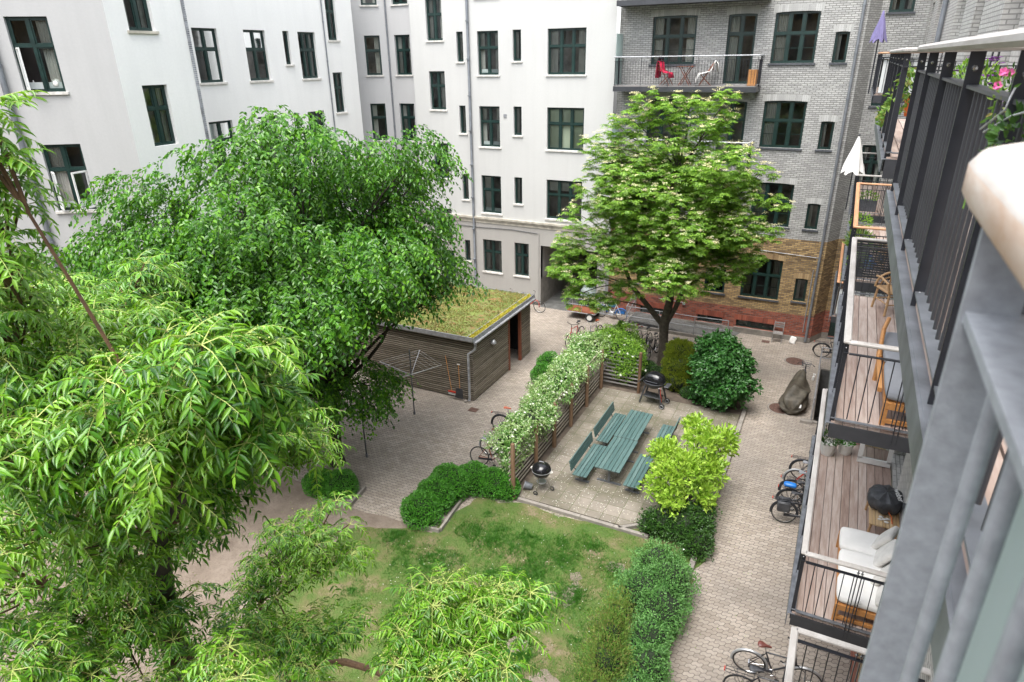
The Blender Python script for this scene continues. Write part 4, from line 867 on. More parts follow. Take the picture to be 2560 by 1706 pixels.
o = cushion('cushion', (1.6, 10.9, 8.3), (.6, .2, .55), 'fabric_grey', None, rz=.1, rx=-.3); tag(o, 'grey back cushion at the far end of the grey lounge sofa', 'cushion')
m = MB(); m.tube([(-.05, 1.35, .35), (-.02, 1.9, .62), (.05, 2.3, .66)], .03, 8); m.tube([(-.04, 1.4, .0), (-.04, 1.4, .4)], .03, 8); m.box((-.045, 1.0, .33), (.05, 1.3, .06)); m.build('armrest', 'wood_orange', t)
# bamboo table with covered grill
t = thing('bamboo_table', 'low bamboo slat table beside the white sofa', 'table', (1.38, 10.75, 4.3))
m = MB(); 
for i in range(9): m.box((-.02+.052*i, .5, .36), (.044, 1.0, .022))
m.build('tabletop', 'bamboo_lath', t)
for a, b in ((0, .06), (.4, .06), (0, .94), (.4, .94)): MB().tube([(a-.03 if a == 0 else a, b, 0), (a, b, .35)], .022, 8).build('leg', 'rattan', t)
t = thing('covered_grill', 'small grill under a black fabric cover on the bamboo table', 'grill', (1.57, 11.35, 4.68))
m = MB(); V = []; n = 36; pr = [(.20, .0), (.25, .05), (.285, .12), (.29, .20), (.26, .27), (.15, .31), (.01, .315)]
for i, (r_, z) in enumerate(pr):
    for k_ in range(n):
        a = 2*math.pi*k_/n; q = r_*(1+(.09*math.sin(7*a+i)+.05*math.sin(13*a+2*i))*(1-i/9)); V.append((q*math.cos(a)*1.0, q*math.sin(a)*1.15, z+.025*math.sin(5*a)*(i == 0)-.02*abs(math.sin(4.5*a))*(0 < i < 6)))
m.add(V, [[i*n+k_, i*n+(k_+1) % n, (i+1)*n+(k_+1) % n, (i+1)*n+k_] for i in range(len(pr)-1) for k_ in range(n)]); m.build('cover', 'bagblack', t, True)
for a, b in ((.12, -.15), (-.12, -.15), (.12, .15), (-.12, .15)): MB().tube([(a, b, -.01), (a, b, .08)], .012, 6).build('leg', 'black', t)
MB().tube([(.05, -.28, .08), (.1, -.38, .06), (.11, -.5, .02)], .008, 6).build('gas_hose', 'orange', t, True)
fc = bpy.data.curves.new('lettering', 'FONT'); fc.body = 'weber'; fc.size = .13; fc.extrude = .002; fo_ = bpy.data.objects.new('lettering', fc); col.objects.link(fo_); bpy.context.view_layer.update()
me_ = bpy.data.meshes.new_from_object(fo_); bpy.data.objects.remove(fo_); me_.materials.clear(); o = link('lettering', me_, 'whitepaint', t); o.location = (.10, .12, .318); o.rotation_euler = (R(8), R(4), R(-78))
for j, (px, py, pz, rz, d_) in enumerate(((1.50, 10.92, 4.685, .3, .03), (1.57, 10.95, 4.685, 1, .03), (1.62, 10.98, 4.685, .1, .03), (1.52, 11.0, 4.685, 2, .03), (1.60, 10.88, 4.685, 2.4, .03))):
    o = MB().ball((0, 0, 0), d_, 10, (1.3, .85, .5)).build('pebble', 'ceramic', None, True); o.location = (px, py, pz); tag(o, ['white pebble nearest the balcony rail on the bamboo table', 'white pebble in the middle of the pebble group on the bamboo table', 'white pebble nearest the house wall on the bamboo table', 'white pebble closest to the covered grill on the bamboo table', 'white pebble closest to the sofa on the bamboo table'][j], 'pebble', 'white pebbles on the bamboo table')
# open window leaf on sofa balcony
t = thing('balcony_door_leaf', 'white framed glass door leaf standing open across the far end of the sofa balcony', 'door', (1.18, 13.35, 4.32))
m = MB(); W_, H_ = .60, 2.35
m.box((W_/2, 0, .06), (W_, .05, .12)); m.box((W_/2, 0, H_-.04), (W_, .05, .08)); m.box((.04, 0, H_/2), (.08, .05, H_-.2)); m.box((W_-.04, 0, H_/2), (.08, .05, H_-.2)); m.build('frame', 'whitepaint', t)
m = MB(); m.add([(.08, 0, .12), (W_-.08, 0, .12), (W_-.08, 0, H_-.08), (.08, 0, H_-.08)], [(0, 1, 2, 3)]); m.build('pane', 'glass', t)
# rattan chair
def armchair(label, x, y, z, rz, mat='rattan', cush=None):
    t = thing('rattan_chair', label, 'chair', (x, y, z), rz)
    for a, b in ((-.22, -.22), (.22, -.22), (-.2, .22), (.2, .22)): MB().tube([(a*1.15, b*1.15, 0), (a, b, .42)], .022, 8).build('leg', mat, t, True)
    MB().box((0, 0, .42), (.5, .48, .05), bev=.02).build('seat', mat, t)
    m = MB(); m.torus((0, .23, .42), .26, .022, 'y', 24, 8, a0=0, a1=math.pi); m.torus((0, .23, .42), .17, .014, 'y', 20, 6, a0=0, a1=math.pi); m.tube([(0, .23, .42), (0, .23, .68)], .014, 6); m.build('backrest', mat, t, True)
    for s_ in (-1, 1): MB().tube([(s_*.26, .23, .62), (s_*.3, 0, .66), (s_*.28, -.22, .6), (s_*.24, -.23, .42)], .02, 8).build('armrest', mat, t, True)
    m = MB(); m.tube([(-.22, -.22, .2), (.22, -.22, .2)], .012, 6); m.tube([(-.22, .22, .2), (.22, .22, .2)], .012, 6); m.tube([(-.22, -.22, .2), (-.2, .22, .2)], .012, 6); m.tube([(.22, -.22, .2), (.2, .22, .2)], .012, 6); m.build('stretcher', mat, t)
    if cush: cushion('seat_cushion', (0, -.02, .5), (.48, .46, .1), cush, t)
    return t
armchair('natural rattan armchair at the far end of the planked middle balcony', 1.18, 13.35, 7.6, .45)
armchair('rattan chair with cream cushion on the orange railed balcony', 1.22, 16.0, 7.6, 1.9, 'rattan', 'fabric_white')
t = thing('watering_can', 'bright blue watering can among the plants on the orange railed balcony', 'watering can', (.78, 16.1, 7.6))
MB().lathe((0, 0, 0), [(.1, 0), (.13, .06), (.12, .18), (.05, .24)], 16).build('body', 'blue', t, True); MB().tube([(.1, 0, .08), (.25, 0, .25)], .015, 6).build('spout', 'blue', t); MB().torus((0, 0, .22), .09, .01, 'y', 16, 6, a0=0, a1=math.pi).build('handle', 'blue', t)
t = thing('folding_table', 'black wire bistro table on the orange railed balcony', 'table', (1.35, 18.1, 7.6)); MB().lathe((0, 0, 0), [(.33, .70), (.33, .72)], 24).build('tabletop', 'black', t)
for a in (0, 2.1, 4.2): MB().tube([(.28*math.cos(a), .28*math.sin(a), 0), (0, 0, .7)], .01, 6).build('leg', 'black', t)
t = thing('wooden_crate', 'dark box under the climbing plants of the orange railed balcony', 'crate', (.62, 16.5, 7.6)); MB().box((0, 0, .15), (.34, .6, .3), bev=.01).build('box', 'bagblack', t)
# ---- brick facade balconies, y 29.0..30.4
def bbalc(label, zd, items=True):
    t = thing('balcony', label, 'balcony', (-9.6, 29.15, zd)); W_, D_ = 5.9, 1.23
    m = MB(); m.box((W_/2, D_/2, -.03), (W_-.02, D_, .04)); m.build('deck', 'wood_grey', t)
    m = MB(); m.box((W_/2, -.006, -.13), (W_, .012, .2)); m.box((0, D_/2, -.13), (.012, D_-.02, .2)); m.box((W_, D_/2, -.13), (.012, D_-.02, .2)); m.box((W_/2, D_/2, -.19), (W_-.03, D_-.03, .02)); m.build('slab', 'anthracite', t)
    railing(t, (0.02, .02), (W_-.02, .02), (0, -1), 0, 'l', 'galv', 'black', 'black', .115, npost=5, balr=.007)
    railing(t, (.02, .05), (.02, D_), (-1, 0), 0, 's', 'galv', 'black', 'black', .13, npost=1, pairs=True, balr=.007)
    railing(t, (W_-.02, .05), (W_-.02, D_), (1, 0), 0, 's', 'galv', 'black', 'black', .13, npost=1, pairs=True, balr=.007)
    m = MB(); m.box((-.03, .75, 1.05), (.01, .9, 2.0)); m.build('glass_panel', 'frosted', t); return t
bbalc('steel balcony with red jacket, table and white chair on the grey brick wall', 10.9)
bbalc('steel balcony half hidden by the flowering tree on the grey brick wall', 7.6)
bbalc('topmost brick wall balcony seen only from below', 14.2)
def xlegs(m, x, w_, h_, y, s=.012):
    for yy in (y-.2, y+.2): m.tube([(x-w_/2, yy, 0), (x+w_/2, yy, h_)], s, 6); m.tube([(x+w_/2, yy, 0), (x-w_/2, yy, h_)], s, 6)
t = thing('folding_table', 'red brown folding table with crossed legs on the brick wall balcony', 'table', (-6.66, 29.75, 10.9))
m = MB()
for i in range(6): m.box((0, -.25+.1*i, .74), (.66, .085, .02))
m.build('tabletop', 'wood_brown', t); m = MB(); xlegs(m, 0, .46, .73, 0, .018); m.build('leg', 'wood_brown', t)
def foldchair(label, x, y, z, rz, mat, cat='chair'):
    t = thing('folding_chair', label, cat, (x, y, z), rz); m = MB()
    for i in range(5): m.box((0, -.16+.08*i, .44), (.42, .06, .02))
    m.build('seat', mat, t); m = MB()
    for i in range(3): m.box((0, .30, .62+.1*i), (.42, .018, .06))
    m.build('backrest', mat, t)
    for s_ in (-.2, .2): MB().tube([(s_, -.22, 0), (s_, .32, .88)], .015, 6).build('leg', mat, t); MB().tube([(s_*.9, .24, 0), (s_*.9, -.2, .44)], .015, 6).build('leg', mat, t)
    return t
foldchair('red brown folding chair holding a red jacket on the brick wall balcony', -7.45, 29.75, 10.9, 1.4, 'wood_brown')
def drape(name, label, cat, loc, rz, mat, pts, wd, parent=None, seed=0):
    """cloth hanging along a side profile pts (y,z), width wd"""
    t = MB(); n = 14; V = []; r = np.random.default_rng(seed); f1, f2 = r.uniform(0, 6, 2)
    for i, (y, z) in enumerate(pts):
        for k_ in range(n): a = k_/(n-1); V.append(((a-.5)*wd*(1+.08*math.sin(i+a*3)), y+.025*math.sin(a*14+f1+i*.6), z+.018*math.sin(a*9+f2+i)))
    t.add(V, [[i*n+k_, i*n+k_+1, (i+1)*n+k_+1, (i+1)*n+k_] for i in range(len(pts)-1) for k_ in range(n-1)]); o = t.build(name, mat, parent, True)
    o.location = loc; o.rotation_euler = (0, 0, rz); md = o.modifiers.new('th', 'SOLIDIFY'); md.thickness = .015; return tag(o, label, cat)
drape('jacket', 'red jacket thrown over the folding chair on the brick wall balcony', 'jacket', (-7.45, 29.75, 10.9), 1.4, 'fabric_red', [(.42, .30), (.40, .6), (.38, .9), (.33, .98), (.26, .9), (.2, .6), (.0, .52), (-.2, .48), (-.24, .3)], .52, seed=1)
drape('hood', 'dark hood of the jacket hanging over the chair back', 'jacket', (-7.45, 29.70, 11.02), 1.4, 'black', [(.36, .75), (.36, .95), (.28, 1.02), (.2, .9)], .28, seed=4)
foldchair('lounge chair covered with a white throw beside the brown table', -5.85, 29.75, 10.9, -1.3, 'wood_brown')
drape('throw', 'white fleece throw spread over the lounge chair on the brick wall balcony', 'blanket', (-5.85, 29.75, 10.9), -1.3, 'fabric_white', [(.50, .55), (.46, .85), (.38, .95), (.30, .8), (.22, .55), (.0, .50), (-.25, .46), (-.36, .25), (-.38, .12)], .56, seed=2)
t = thing('wooden_box', 'orange wooden box chair leaning at the right end of the brick wall balcony', 'crate', (-3.95, 29.6, 10.9)); m = MB(); m.box((0, 0, .3), (.34, .3, .6), bev=.01); m.box((0, .1, .45), (.36, .04, .3)); m.build('box', 'wood_orange', t)
# ------------------------------------------------------------------ shed
t = thing('shed', 'dark slatted wooden shed with a sedum roof in the middle of the yard', 'shed', (-13, 21.7, 0), world=True)
sx0, sx1, sy0, sy1 = -16.6, -11.3, 19.15, 24.25; zt = 2.52
def slats(m, ax, c, a, b, z0=.06, z1=zt, n=None):
    z = z0
    while z < z1-.03:
        j = rng.uniform(-.006, .006)
        if ax == 'y': m.box((c+j, (a+b)/2, z+.024), (.026, b-a, .047))
        else: m.box(((a+b)/2, c+j, z+.024), (b-a, .026, .047))
        z += .087
m = MB(); slats(m, 'x', sy0, sx0, sx1+.01); slats(m, 'x', sy1, sx0, sx1); slats(m, 'y', sx1, sy0+.02, 22.15); slats(m, 'y', sx1, 23.25, sy1); slats(m, 'y', sx0, sy0, sy1)
m.build('wall', 'wood_shed', t)
m = MB(); m.bb((sx0+.05, sy0+.05, .02), (sx1-.05, sy0+.08, zt)); m.bb((sx1-.08, sy0+.1, .02), (sx1-.05, 22.1, zt)); m.bb((sx1-.08, 23.3, .02), (sx1-.05, sy1-.05, zt)); m.bb((sx0+.05, sy1-.08, .02), (sx1-.1, sy1-.05, zt)); m.bb((-13.2, 21, .02), (-13.17, 24.1, zt)); m.bb((-12.9, 23.0, .5), (-12.6, 23.7, 1.3)); m.build('lining', 'rubber', t)
m = MB(); m.box((sx1-.02, 22.15, 1.26), (.12, .1, 2.5)); m.box((sx1-.02, 23.25, 1.26), (.12, .1, 2.5)); m.box((sx1-.02, 22.7, 2.44), (.11, 1.0, .12)); m.build('door_frame', 'wood_brown', t)
m = MB(); m.add([(sx0-.25, sy0-.12, 2.64), (sx1+.12, sy0-.12, 2.64), (sx1+.12, sy1+.15, 2.60), (sx0-.25, sy1+.15, 2.60), (sx0-.25, sy0-.12, 2.50), (sx1+.12, sy0-.12, 2.50), (sx1+.12, sy1+.15, 2.48), (sx0-.25, sy1+.15, 2.48)], [(0, 1, 2, 3), (4, 5, 6, 7), (0, 1, 5, 4), (1, 2, 6, 5), (2, 3, 7, 6), (3, 0, 4, 7)]); rf = m.build('roof', 'roof', t)
m = MB(); m.bb((sx0-.28, sy0-.15, 2.52), (sx1+.12, sy0-.125, 2.70)); m.bb((sx0-.28, sy1+.155, 2.48), (sx1+.15, sy1+.18, 2.66)); m.bb((sx1-.12, sy0-.12, 2.645), (sx1-.10, sy1+.15, 2.70)); m.bb((sx1+.125, sy0-.12, 2.50), (sx1+.145, sy1+.15, 2.68)); m.build('roof_edge', 'galv', t)
N_ = 16000; P = np.column_stack((rng.uniform(sx0-.2, sx1-.14, N_), rng.uniform(sy0-.1, sy1+.13, N_), np.full(N_, 2.635))); P = P[vnoise(P[:, :2], 2.5, 3)+.6*vnoise(P[:, :2], 7, 4) > -.5]
o = leaves('sedum', 'sedum', P, rdir(len(P))+[0, 0, .8], rdir(len(P)), rng.uniform(.03, .075, len(P)), .03, T_OV, t); tag(o, kind='stuff')
P = np.column_stack((rng.uniform(sx1-.08, sx1+.11, 2500), rng.uniform(sy0-.1, sy1+.1, 2500), rng.uniform(2.63, 2.70, 2500))); P = P[vnoise(P, 3, 8) > -.6]; o = leaves('yellow_sedum', 'sedum_yellow', P, rdir(len(P))+[0, 0, .9], rdir(len(P)), .05, .03, T_OV, t); tag(o, kind='stuff')
m = MB(); m.tube([(sx1+.19, sy1+.1, 2.50), (sx1+.19, sy0-.1, 2.47)], .05, 10); m.build('gutter', 'galv', t, True)
m = MB(); m.tube([(sx1+.17, sy0-.02, 2.42), (sx1+.14, sy0-.02, 2.2), (sx1-.08, sy0-.14, 2.02), (sx1-.1, sy0-.14, .2), (sx1-.1, sy0-.2, .08)], .05, 12); m.build('downpipe', 'galv', t, True)
m = MB(); m.tube([(sx1, 20.6, 1.95), (sx1+.1, 20.6, 2.0)], .02, 8); lp = m.build('lamp_arm', 'silver', t); MB().lathe((sx1+.13, 20.6, 1.88), [(.12, 0), (.115, .04), (.07, .12), (.02, .15)], 16).build('lamp_shade', 'silver', t, True)
m = MB(); m.box((sx1-.3, 22.55, 1.8), (.02, .35, .22)); m.build('notice_sign', 'whitepaint', t)
m = MB(); m.box((-11.55, 18.95, .03), (.1, .1, .06)); m.build('foot_stone', 'concrete', t)
# broom and shovel
t = thing('broom', 'red headed broom leaning on the shed slats', 'broom', (-12.15, 19.10, 0)); MB().tube([(-.02, -.12, .34), (-.30, .0, 1.72)], .013, 8).build('handle', 'wood_orange', t); MB().box((0, -.13, .31), (.34, .06, .05)).build('head', 'red', t)
m = MB(); 
for i in range(30): m.box((-.155+.0107*i, -.13, .24), (.007, .05, .1))
m.build('bristles', 'whitepaint', t)
t = thing('shovel', 'black snow shovel standing against the shed beside the broom', 'shovel', (-11.83, 19.08, 0)); MB().tube([(.0, -.06, .5), (-.06, .02, 1.45)], .014, 8).build('handle', 'wood_orange', t)
MB().tube([(-.12, .02, 1.46), (.0, .02, 1.46)], .016, 8).build('grip', 'whitepaint', t)
m = MB(); m.add([(-.15, -.10, .08), (.15, -.10, .08), (.13, -.07, .5), (-.13, -.07, .5), (-.18, -.14, .1), (.18, -.14, .1), (.15, -.1, .48), (-.15, -.1, .48)], [(0, 1, 2, 3), (0, 4, 7, 3), (1, 5, 6, 2)]); o = m.build('blade', 'bagblack', t); md = o.modifiers.new('t', 'SOLIDIFY'); md.thickness = .01
# rotary dryers
def dryer(label, x, y, h_, arms=True, rz=0):
    t = thing('rotary_dryer', label, 'clothes dryer', (x, y, 0), rz); MB().tube([(0, 0, 0), (0, 0, h_)], .024, 10).build('pole', 'galv_dark' if arms else 'slate', t)
    MB().tube([(0, 0, 0), (0, 0, .12)], .04, 10).build('ground_sleeve', 'galv_dark', t)
    if arms:
        tips = []
        for i in range(4):
            a = math.pi/2*i+.3; tip = (1.15*math.cos(a), 1.15*math.sin(a), h_*.80); tips.append(tip); MB().tube([(0, 0, h_*.62), tip], .012, 8).build('arm', 'silver', t)
        m = MB()
        for f in (.45, .6, .75, .9, 1.0):
            for i in range(4):
                A, B = tips[i], tips[(i+1) % 4]; z = lambda q: h_*.62+(q[2]-h_*.62)*f; m.tube([(A[0]*f, A[1]*f, z(A)), (B[0]*f, B[1]*f, z(B))], .003, 4)
        m.build('line', 'whitepaint', t)
dryer('rotary clothes dryer with four open arms in front of the shed', -12.81, 17.35, 2.6)
dryer('bare dark clothes dryer pole under the hanging leaves', -12.63, 14.3, 1.9, False)
# covers and drains
def cover(label, x, y, r, sq=False):
    if sq:
        t = thing('drain_grate', label, 'drain', (x, y, 0)); m = MB(); m.box((0, 0, .006), (.34, .30, .008)); m.build('plate', 'iron', t); m = MB()
        for i in range(7): m.box((-.13+.043*i, 0, .014), (.02, .26, .008))
        m.build('bar', 'iron', t)
    else:
        t = thing('manhole_cover', label, 'manhole cover', (x, y, 0)); MB().lathe((0, 0, 0), [(r, .002), (r, .012), (r*.92, .014), (.01, .014)], 32).build('lid', 'iron', t)
        m = MB()
        for a in range(-4, 5):
            for b in range(-4, 5):
                if math.hypot(a, b) < 4.3: m.box((a*r*.19, b*r*.19, .017), (r*.1, r*.1, .007), rz=.785)
        m.build('studs', 'iron', t)
        m = MB(); m.torus((0, 0, .006), r*1.12, .03, 'z', 40, 6, flat=.2); m.build('ring', 'concrete', t)
cover('rusty square drain grate in the paving by the shed downpipe', -10.99, 18.55, .2, True)
cover('rusty square drain grate in front of the cellar window and garden chair', -2.0, 29.75, .2, True)
cover('round manhole cover between the ramp and the parked bicycles', -8.76, 27.75, .38)
cover('round manhole cover near the covered bicycle basket', -.60, 28.05, .38)
cover('round manhole cover partly under the olive bicycle tarp', -.72, 23.45, .40)
# ------------------------------------------------------------------ bicycles
def bicycle(label, x, y, head, col_='black', lean=.0, saddle='bagblack', fender=None, rack=False, basket=False, pannier=None, chain=True, lady=False, grip='rubber', bars='chrome', wr=.335, cat='bicycle', name='bicycle', z=0, steer=0):
    """origin at rear wheel contact, +x forward; head = heading angle"""
    t = thing(name, label, cat, (x, y, z), 0); t.rotation_euler = (lean, 0, head); t.rotation_mode = 'XYZ'
    t.rotation_euler = (Matrix.Rotation(head, 3, 'Z') @ Matrix.Rotation(lean, 3, 'X')).to_euler()
    wb = 1.08; hub = Vector((0, 0, wr)); fh = Vector((wb, 0, wr)); bb_ = Vector((.45, 0, .29)); st = Vector((.28, 0, .80)); ht = Vector((.84, 0, .86)); hb = Vector((.87, 0, .70))
    for wx in (0, wb):
        m = MB(); m.torus((wx, 0, wr), wr-.035, .010, 'y', 30, 6)
        for i in range(18):
            a = 2*math.pi*i/18; sy = .03 if i % 2 else -.03; m.tube([(wx+.02*math.cos(a), sy, wr+.02*math.sin(a)), (wx+(wr-.04)*math.cos(a+.2), 0, wr+(wr-.04)*math.sin(a+.2))], .0016, 3, False)
        m.tube([(wx, -.05, wr), (wx, .05, wr)], .02, 8); wh = m.build('wheel', 'chrome', t, True)
        MB().torus((wx, 0, wr), wr-.017, .019, 'y', 32, 8).build('tyre', 'rubber', wh, True)
        if fender: MB().torus((wx, 0, wr), wr+.018, .026, 'y', 20, 6, a0=R(-5 if wx == 0 else 20), a1=R(190 if wx == 0 else 175), flat=1).build('mudguard', fender, t, True)
    m = MB(); tt = Vector((.30, 0, .62)) if lady else st*.98+bb_*.02
    m.tube([bb_, st], .017, 8); m.tube([tt, hb if lady else ht-Vector((0, 0, .04))], .016, 8); m.tube([bb_, hb], .019, 8); m.tube([hb+Vector((.0, 0, -.02)), ht+Vector((-.01, 0, .04))], .021, 8)
    for s_ in (-.05, .05):
        m.tube([bb_, (0, s_, wr)], .010, 6); m.tube([st-Vector((-.01, 0, .05)), (0, s_, wr)], .009, 6); m.tube([hb, (wb-.03, s_, wr+.28), (wb, s_, wr)], .011, 6)
    m.build('frame', col_, t, True)
    m = MB(); m.tube([ht, ht+Vector((-.02, 0, .16))], .012, 8); hx = ht+Vector((-.02, 0, .16)); m.tube([hx+Vector((-.16, -.29, .04)), hx+Vector((-.02, -.2, .05)), hx, hx+Vector((-.02, .2, .05)), hx+Vector((-.16, .29, .04))], .011, 8); m.build('handlebar', bars, t, True)
    for s_ in (-1, 1): MB().tube([hx+Vector((-.10, s_*.262, .045)), hx+Vector((-.18, s_*.30, .04))], .016, 8).build('grip', grip, t)
    MB().tube([st, st+Vector((-.03, 0, .13))], .013, 8).build('seat_post', 'chrome', t)
    m = MB(); c = st+Vector((-.05, 0, .17)); V = []; n = 12
    for i, (px, ww, zz) in enumerate(((-.13, .03, 0), (-.11, .08, .012), (-.05, .085, .012), (.03, .04, .005), (.10, .022, .006), (.14, .01, 0))):
        for k_ in range(n): a = 2*math.pi*k_/n; V.append((c[0]+px, c[1]+ww*math.cos(a), c[2]+zz+.030*math.sin(a)*(1 if math.sin(a) > 0 else .8)))
    m.add(V, [[i*n+k_, i*n+(k_+1) % n, (i+1)*n+(k_+1) % n, (i+1)*n+k_] for i in range(5) for k_ in range(n)]+[list(range(n)), [5*n+k_ for k_ in range(n)]]); m.build('saddle', saddle, t, True)
    m = MB(); m.torus((bb_[0], -.05, bb_[2]), .09, .008, 'y', 24, 6); m.tube([bb_+Vector((0, -.07, 0)), bb_+Vector((.12, -.08, -.11))], .010, 6); m.tube([bb_+Vector((0, .07, 0)), bb_+Vector((-.12, .08, .11))], .010, 6); m.build('crank', 'chrome', t)
    for s_ in (-1, 1): MB().box((bb_[0]-s_*.12, s_*.13, bb_[2]+s_*.11), (.09, .08, .022)).build('pedal', 'rubber', t)
    if chain: MB().box((.23, -.065, .31), (.48, .02, .07), ry=-.08, bev=.008).build('chain_guard', 'black', t)
    if rack:
        m = MB(); zr = 2*wr+.07
        for s_ in (-.07, 0, .07): m.tube([(-.32, s_, zr), (.22, s_, zr)], .006, 6)
        for s_ in (-.07, .07): m.tube([(-.18, s_, zr), (0, s_*.8, wr)], .005, 6); m.tube([(.05, s_, zr), (0, s_*.8, wr)], .005, 6)
        m.tube([(-.32, -.07, zr), (-.32, .07, zr)], .006, 6); m.tube([(.22, -.07, zr), (.22, .07, zr)], .006, 6); m.tube([(-.1, -.07, zr), (-.1, .07, zr)], .005, 6); m.build('rack', 'black', t)
        MB().box((-.345, 0, zr-.01), (.02, .09, .04)).build('tail_light', 'red', t)
    if basket:
        m = MB(); bx, bz = .99, .82
        for zz, q in ((0, .8), (.08, .87), (.16, .94), (.24, 1.0)):
            a, b = .12*q, .17*q; m.tube([(bx-a, -b, bz+zz), (bx+a, -b, bz+zz), (bx+a, b, bz+zz), (bx-a, b, bz+zz), (bx-a, -b, bz+zz)], .006, 4)
        for i in range(6):
            f = -1+2*i/5
            for s_ in (-1, 1): m.tube([(bx+s_*.096, f*.136, bz), (bx+s_*.12, f*.17, bz+.24)], .003, 4); m.tube([(bx+f*.096, s_*.136, bz), (bx+f*.12, s_*.17, bz+.24)], .003, 4)
            m.tube([(bx-.096, f*.136, bz), (bx+.096, f*.136, bz)], .003, 4)
        m.build('basket', 'black', t)
    if pannier:
        for s_ in (-1, 1): MB().box((-.04, s_*.14, .57), (.34, .11, .30), bev=.035).build('pannier', pannier, t, True)
    return t
G1 = 'bicycles parked against the right wall below the sofa balcony'; G2 = 'bicycles parked behind the flowering trellis'; G3 = 'bicycles parked between the climber and the brick wall'
def bk(*a, **k):
    g_ = k.pop('group', None); o = bicycle(*a, **k)
    if g_: o['group'] = g_
bk('black bicycle with brown leather saddle and silver rear mudguard at the bottom edge', -.13, 11.12, .03, lean=.10, saddle='leather', fender='silver', bars='silver')
bk('black bicycle with black saddle partly cut off by the bottom edge', -.20, 10.42, .05, lean=.08, saddle='bagblack', rack=True)
bk('black bicycle with two dark panniers nearest to the lower balcony corner', .02, 16.60, .10, lean=-.10, fender='black', pannier='bagblack', rack=True, group=G1)
bk('black bicycle with a blue bag on its rack beside the pannier bicycle', .10, 17.25, .08, lean=-.06, fender='black', rack=True, group=G1)
bk('black bicycle with grey saddle in the middle of the wall bicycle row', .12, 17.75, .06, lean=-.08, fender='black', rack=True, saddle='fabric_grey', group=G1)
bk('red framed bicycle with pale silver mudguard at the right wall', .18, 18.35, .05, col_='red', lean=-.08, fender='silver', saddle='fabric_grey', group=G1)
bk('black bicycle with rack and orange reflector, farthest of the wall row', .30, 19.0, .05, lean=-.06, fender='black', rack=True, group=G1)
o = cushion('bag', (.05, 17.25, .86), (.34, .2, .13), 'blue'); tag(o, 'bright blue bag lying on a black bicycle rack', 'bag')
bk('black city bicycle with rack leaning by the dark cellar door', .34, 28.95, .04, lean=.10, rack=True, fender='black')
bk('dark bicycle with grey rain cover on its saddle beside the curved hedge', -9.02, 15.45, .10, col_='wood_brown', lean=-.12, saddle='fabric_grey', bars='silver', group=G2)
bk('brown saddle bicycle with silver mudguards behind the trellis', -9.02, 16.10, .04, lean=-.10, saddle='leather', fender='silver', group=G2)
bk('black bicycle with large rack and orange brown saddle behind the trellis', -9.32, 17.55, .12, lean=-.08, saddle='leather_orange', rack=True, fender='black', group=G2)
bk('black bicycle almost hidden by the middle of the white flowering climber', -8.8, 19.9, .2, lean=-.08, group=G2)
bk('dark bicycle showing only a tyre behind the white flowering climber', -8.75, 20.9, .2, lean=-.08, rack=True, group=G2)
bk('bright red bicycle with black saddle facing the shed side path', -9.72, 26.45, -1.72, col_='red', lean=.05, bars='black', group=G3)
bk('white handlebar bicycle with orange brown saddle next to the red bicycle', -9.0, 26.95, -1.70, col_='silver', lean=.05, saddle='leather_orange', bars='whitepaint', grip='leather', group=G3)
bk('black bicycle with red brown saddle right of the small conifer', -7.15, 27.1, -1.65, saddle='leather', lean=.06, rack=True, group=G3)
bk('black bicycle with upright black saddle left of the tree trunk', -6.65, 27.0, -1.66, lean=.05, group=G3)
bk('black bicycle with front basket just left of the tree trunk', -6.15, 26.5, -1.70, basket=True, lean=.06, rack=True, group=G3)
bk('bicycle hidden behind the tree trunk with only its grey saddle showing', -5.35, 26.3, -1.4, saddle='fabric_grey', lean=.05, group=G3)
bk('dark bicycle with tangled handlebars behind the shed roof', -15.2, 28.6, .1, rack=True, lean=.1); bk('second dark bicycle behind the far shed roof edge', -14.0, 28.9, .0, lean=.1, col_='red')
bk('silver bicycle by the drainpipe behind the shed', -17.6, 28.9, .1, lean=.1, col_='silver')
# covered bicycle
bk('bicycle with wire basket sticking out of the olive tarp', -.20, 24.75, 1.53, basket=True, lean=.03, bars='black')
t = thing('bicycle_tarp', 'olive brown tarp pulled over the standing bicycles by the cellar stairs', 'tarp', (-.25, 24.2, 0))
m = MB(); n = 30; V = []
sec = [(-1.20, .22, .34, .05), (-1.12, .40, .66, .03), (-.85, .46, .70, .02), (-.55, .38, .98, .04), (-.2, .44, .84, .03), (.15, .36, .92, .06), (.45, .30, 1.06, .12), (.65, .16, 1.10, .40), (.80, .06, 1.05, .75)]
for i, (yy, hw, zt_, zb) in enumerate(sec):
    for k_ in range(n):
        a = 2*math.pi*k_/n; s_ = math.sin(a); q = (1+.16*math.sin(6*a+i*1.3)+.10*math.sin(11*a+i*.7)+.05*math.sin(17*a)); V.append((hw*math.cos(a)*q-.12*(i < 3), yy+.04*math.sin(5*a+i), zb+(zt_-zb)*(.5+.5*s_)*(1-.10*math.sin(4*a+i)*(s_ > 0)) if s_ > -.99 else zb))
m.add(V, [[i*n+k_, i*n+(k_+1) % n, (i+1)*n+(k_+1) % n, (i+1)*n+k_] for i in range(len(sec)-1) for k_ in range(n)]+[list(range(n)), [(len(sec)-1)*n+k_ for k_ in range(n)]]); o = m.build('cover', 'tarp', t, True); md = o.modifiers.new('s', 'SUBSURF'); md.levels = md.render_levels = 1
MB().torus((.0, -.85, .3), .29, .022, 'x', 28, 8).build('tyre', 'rubber', t, True)
MB().box((.14, -1.12, .42), (.14, .01, .12), rx=-.3).build('label_patch', 'whitepaint', t)
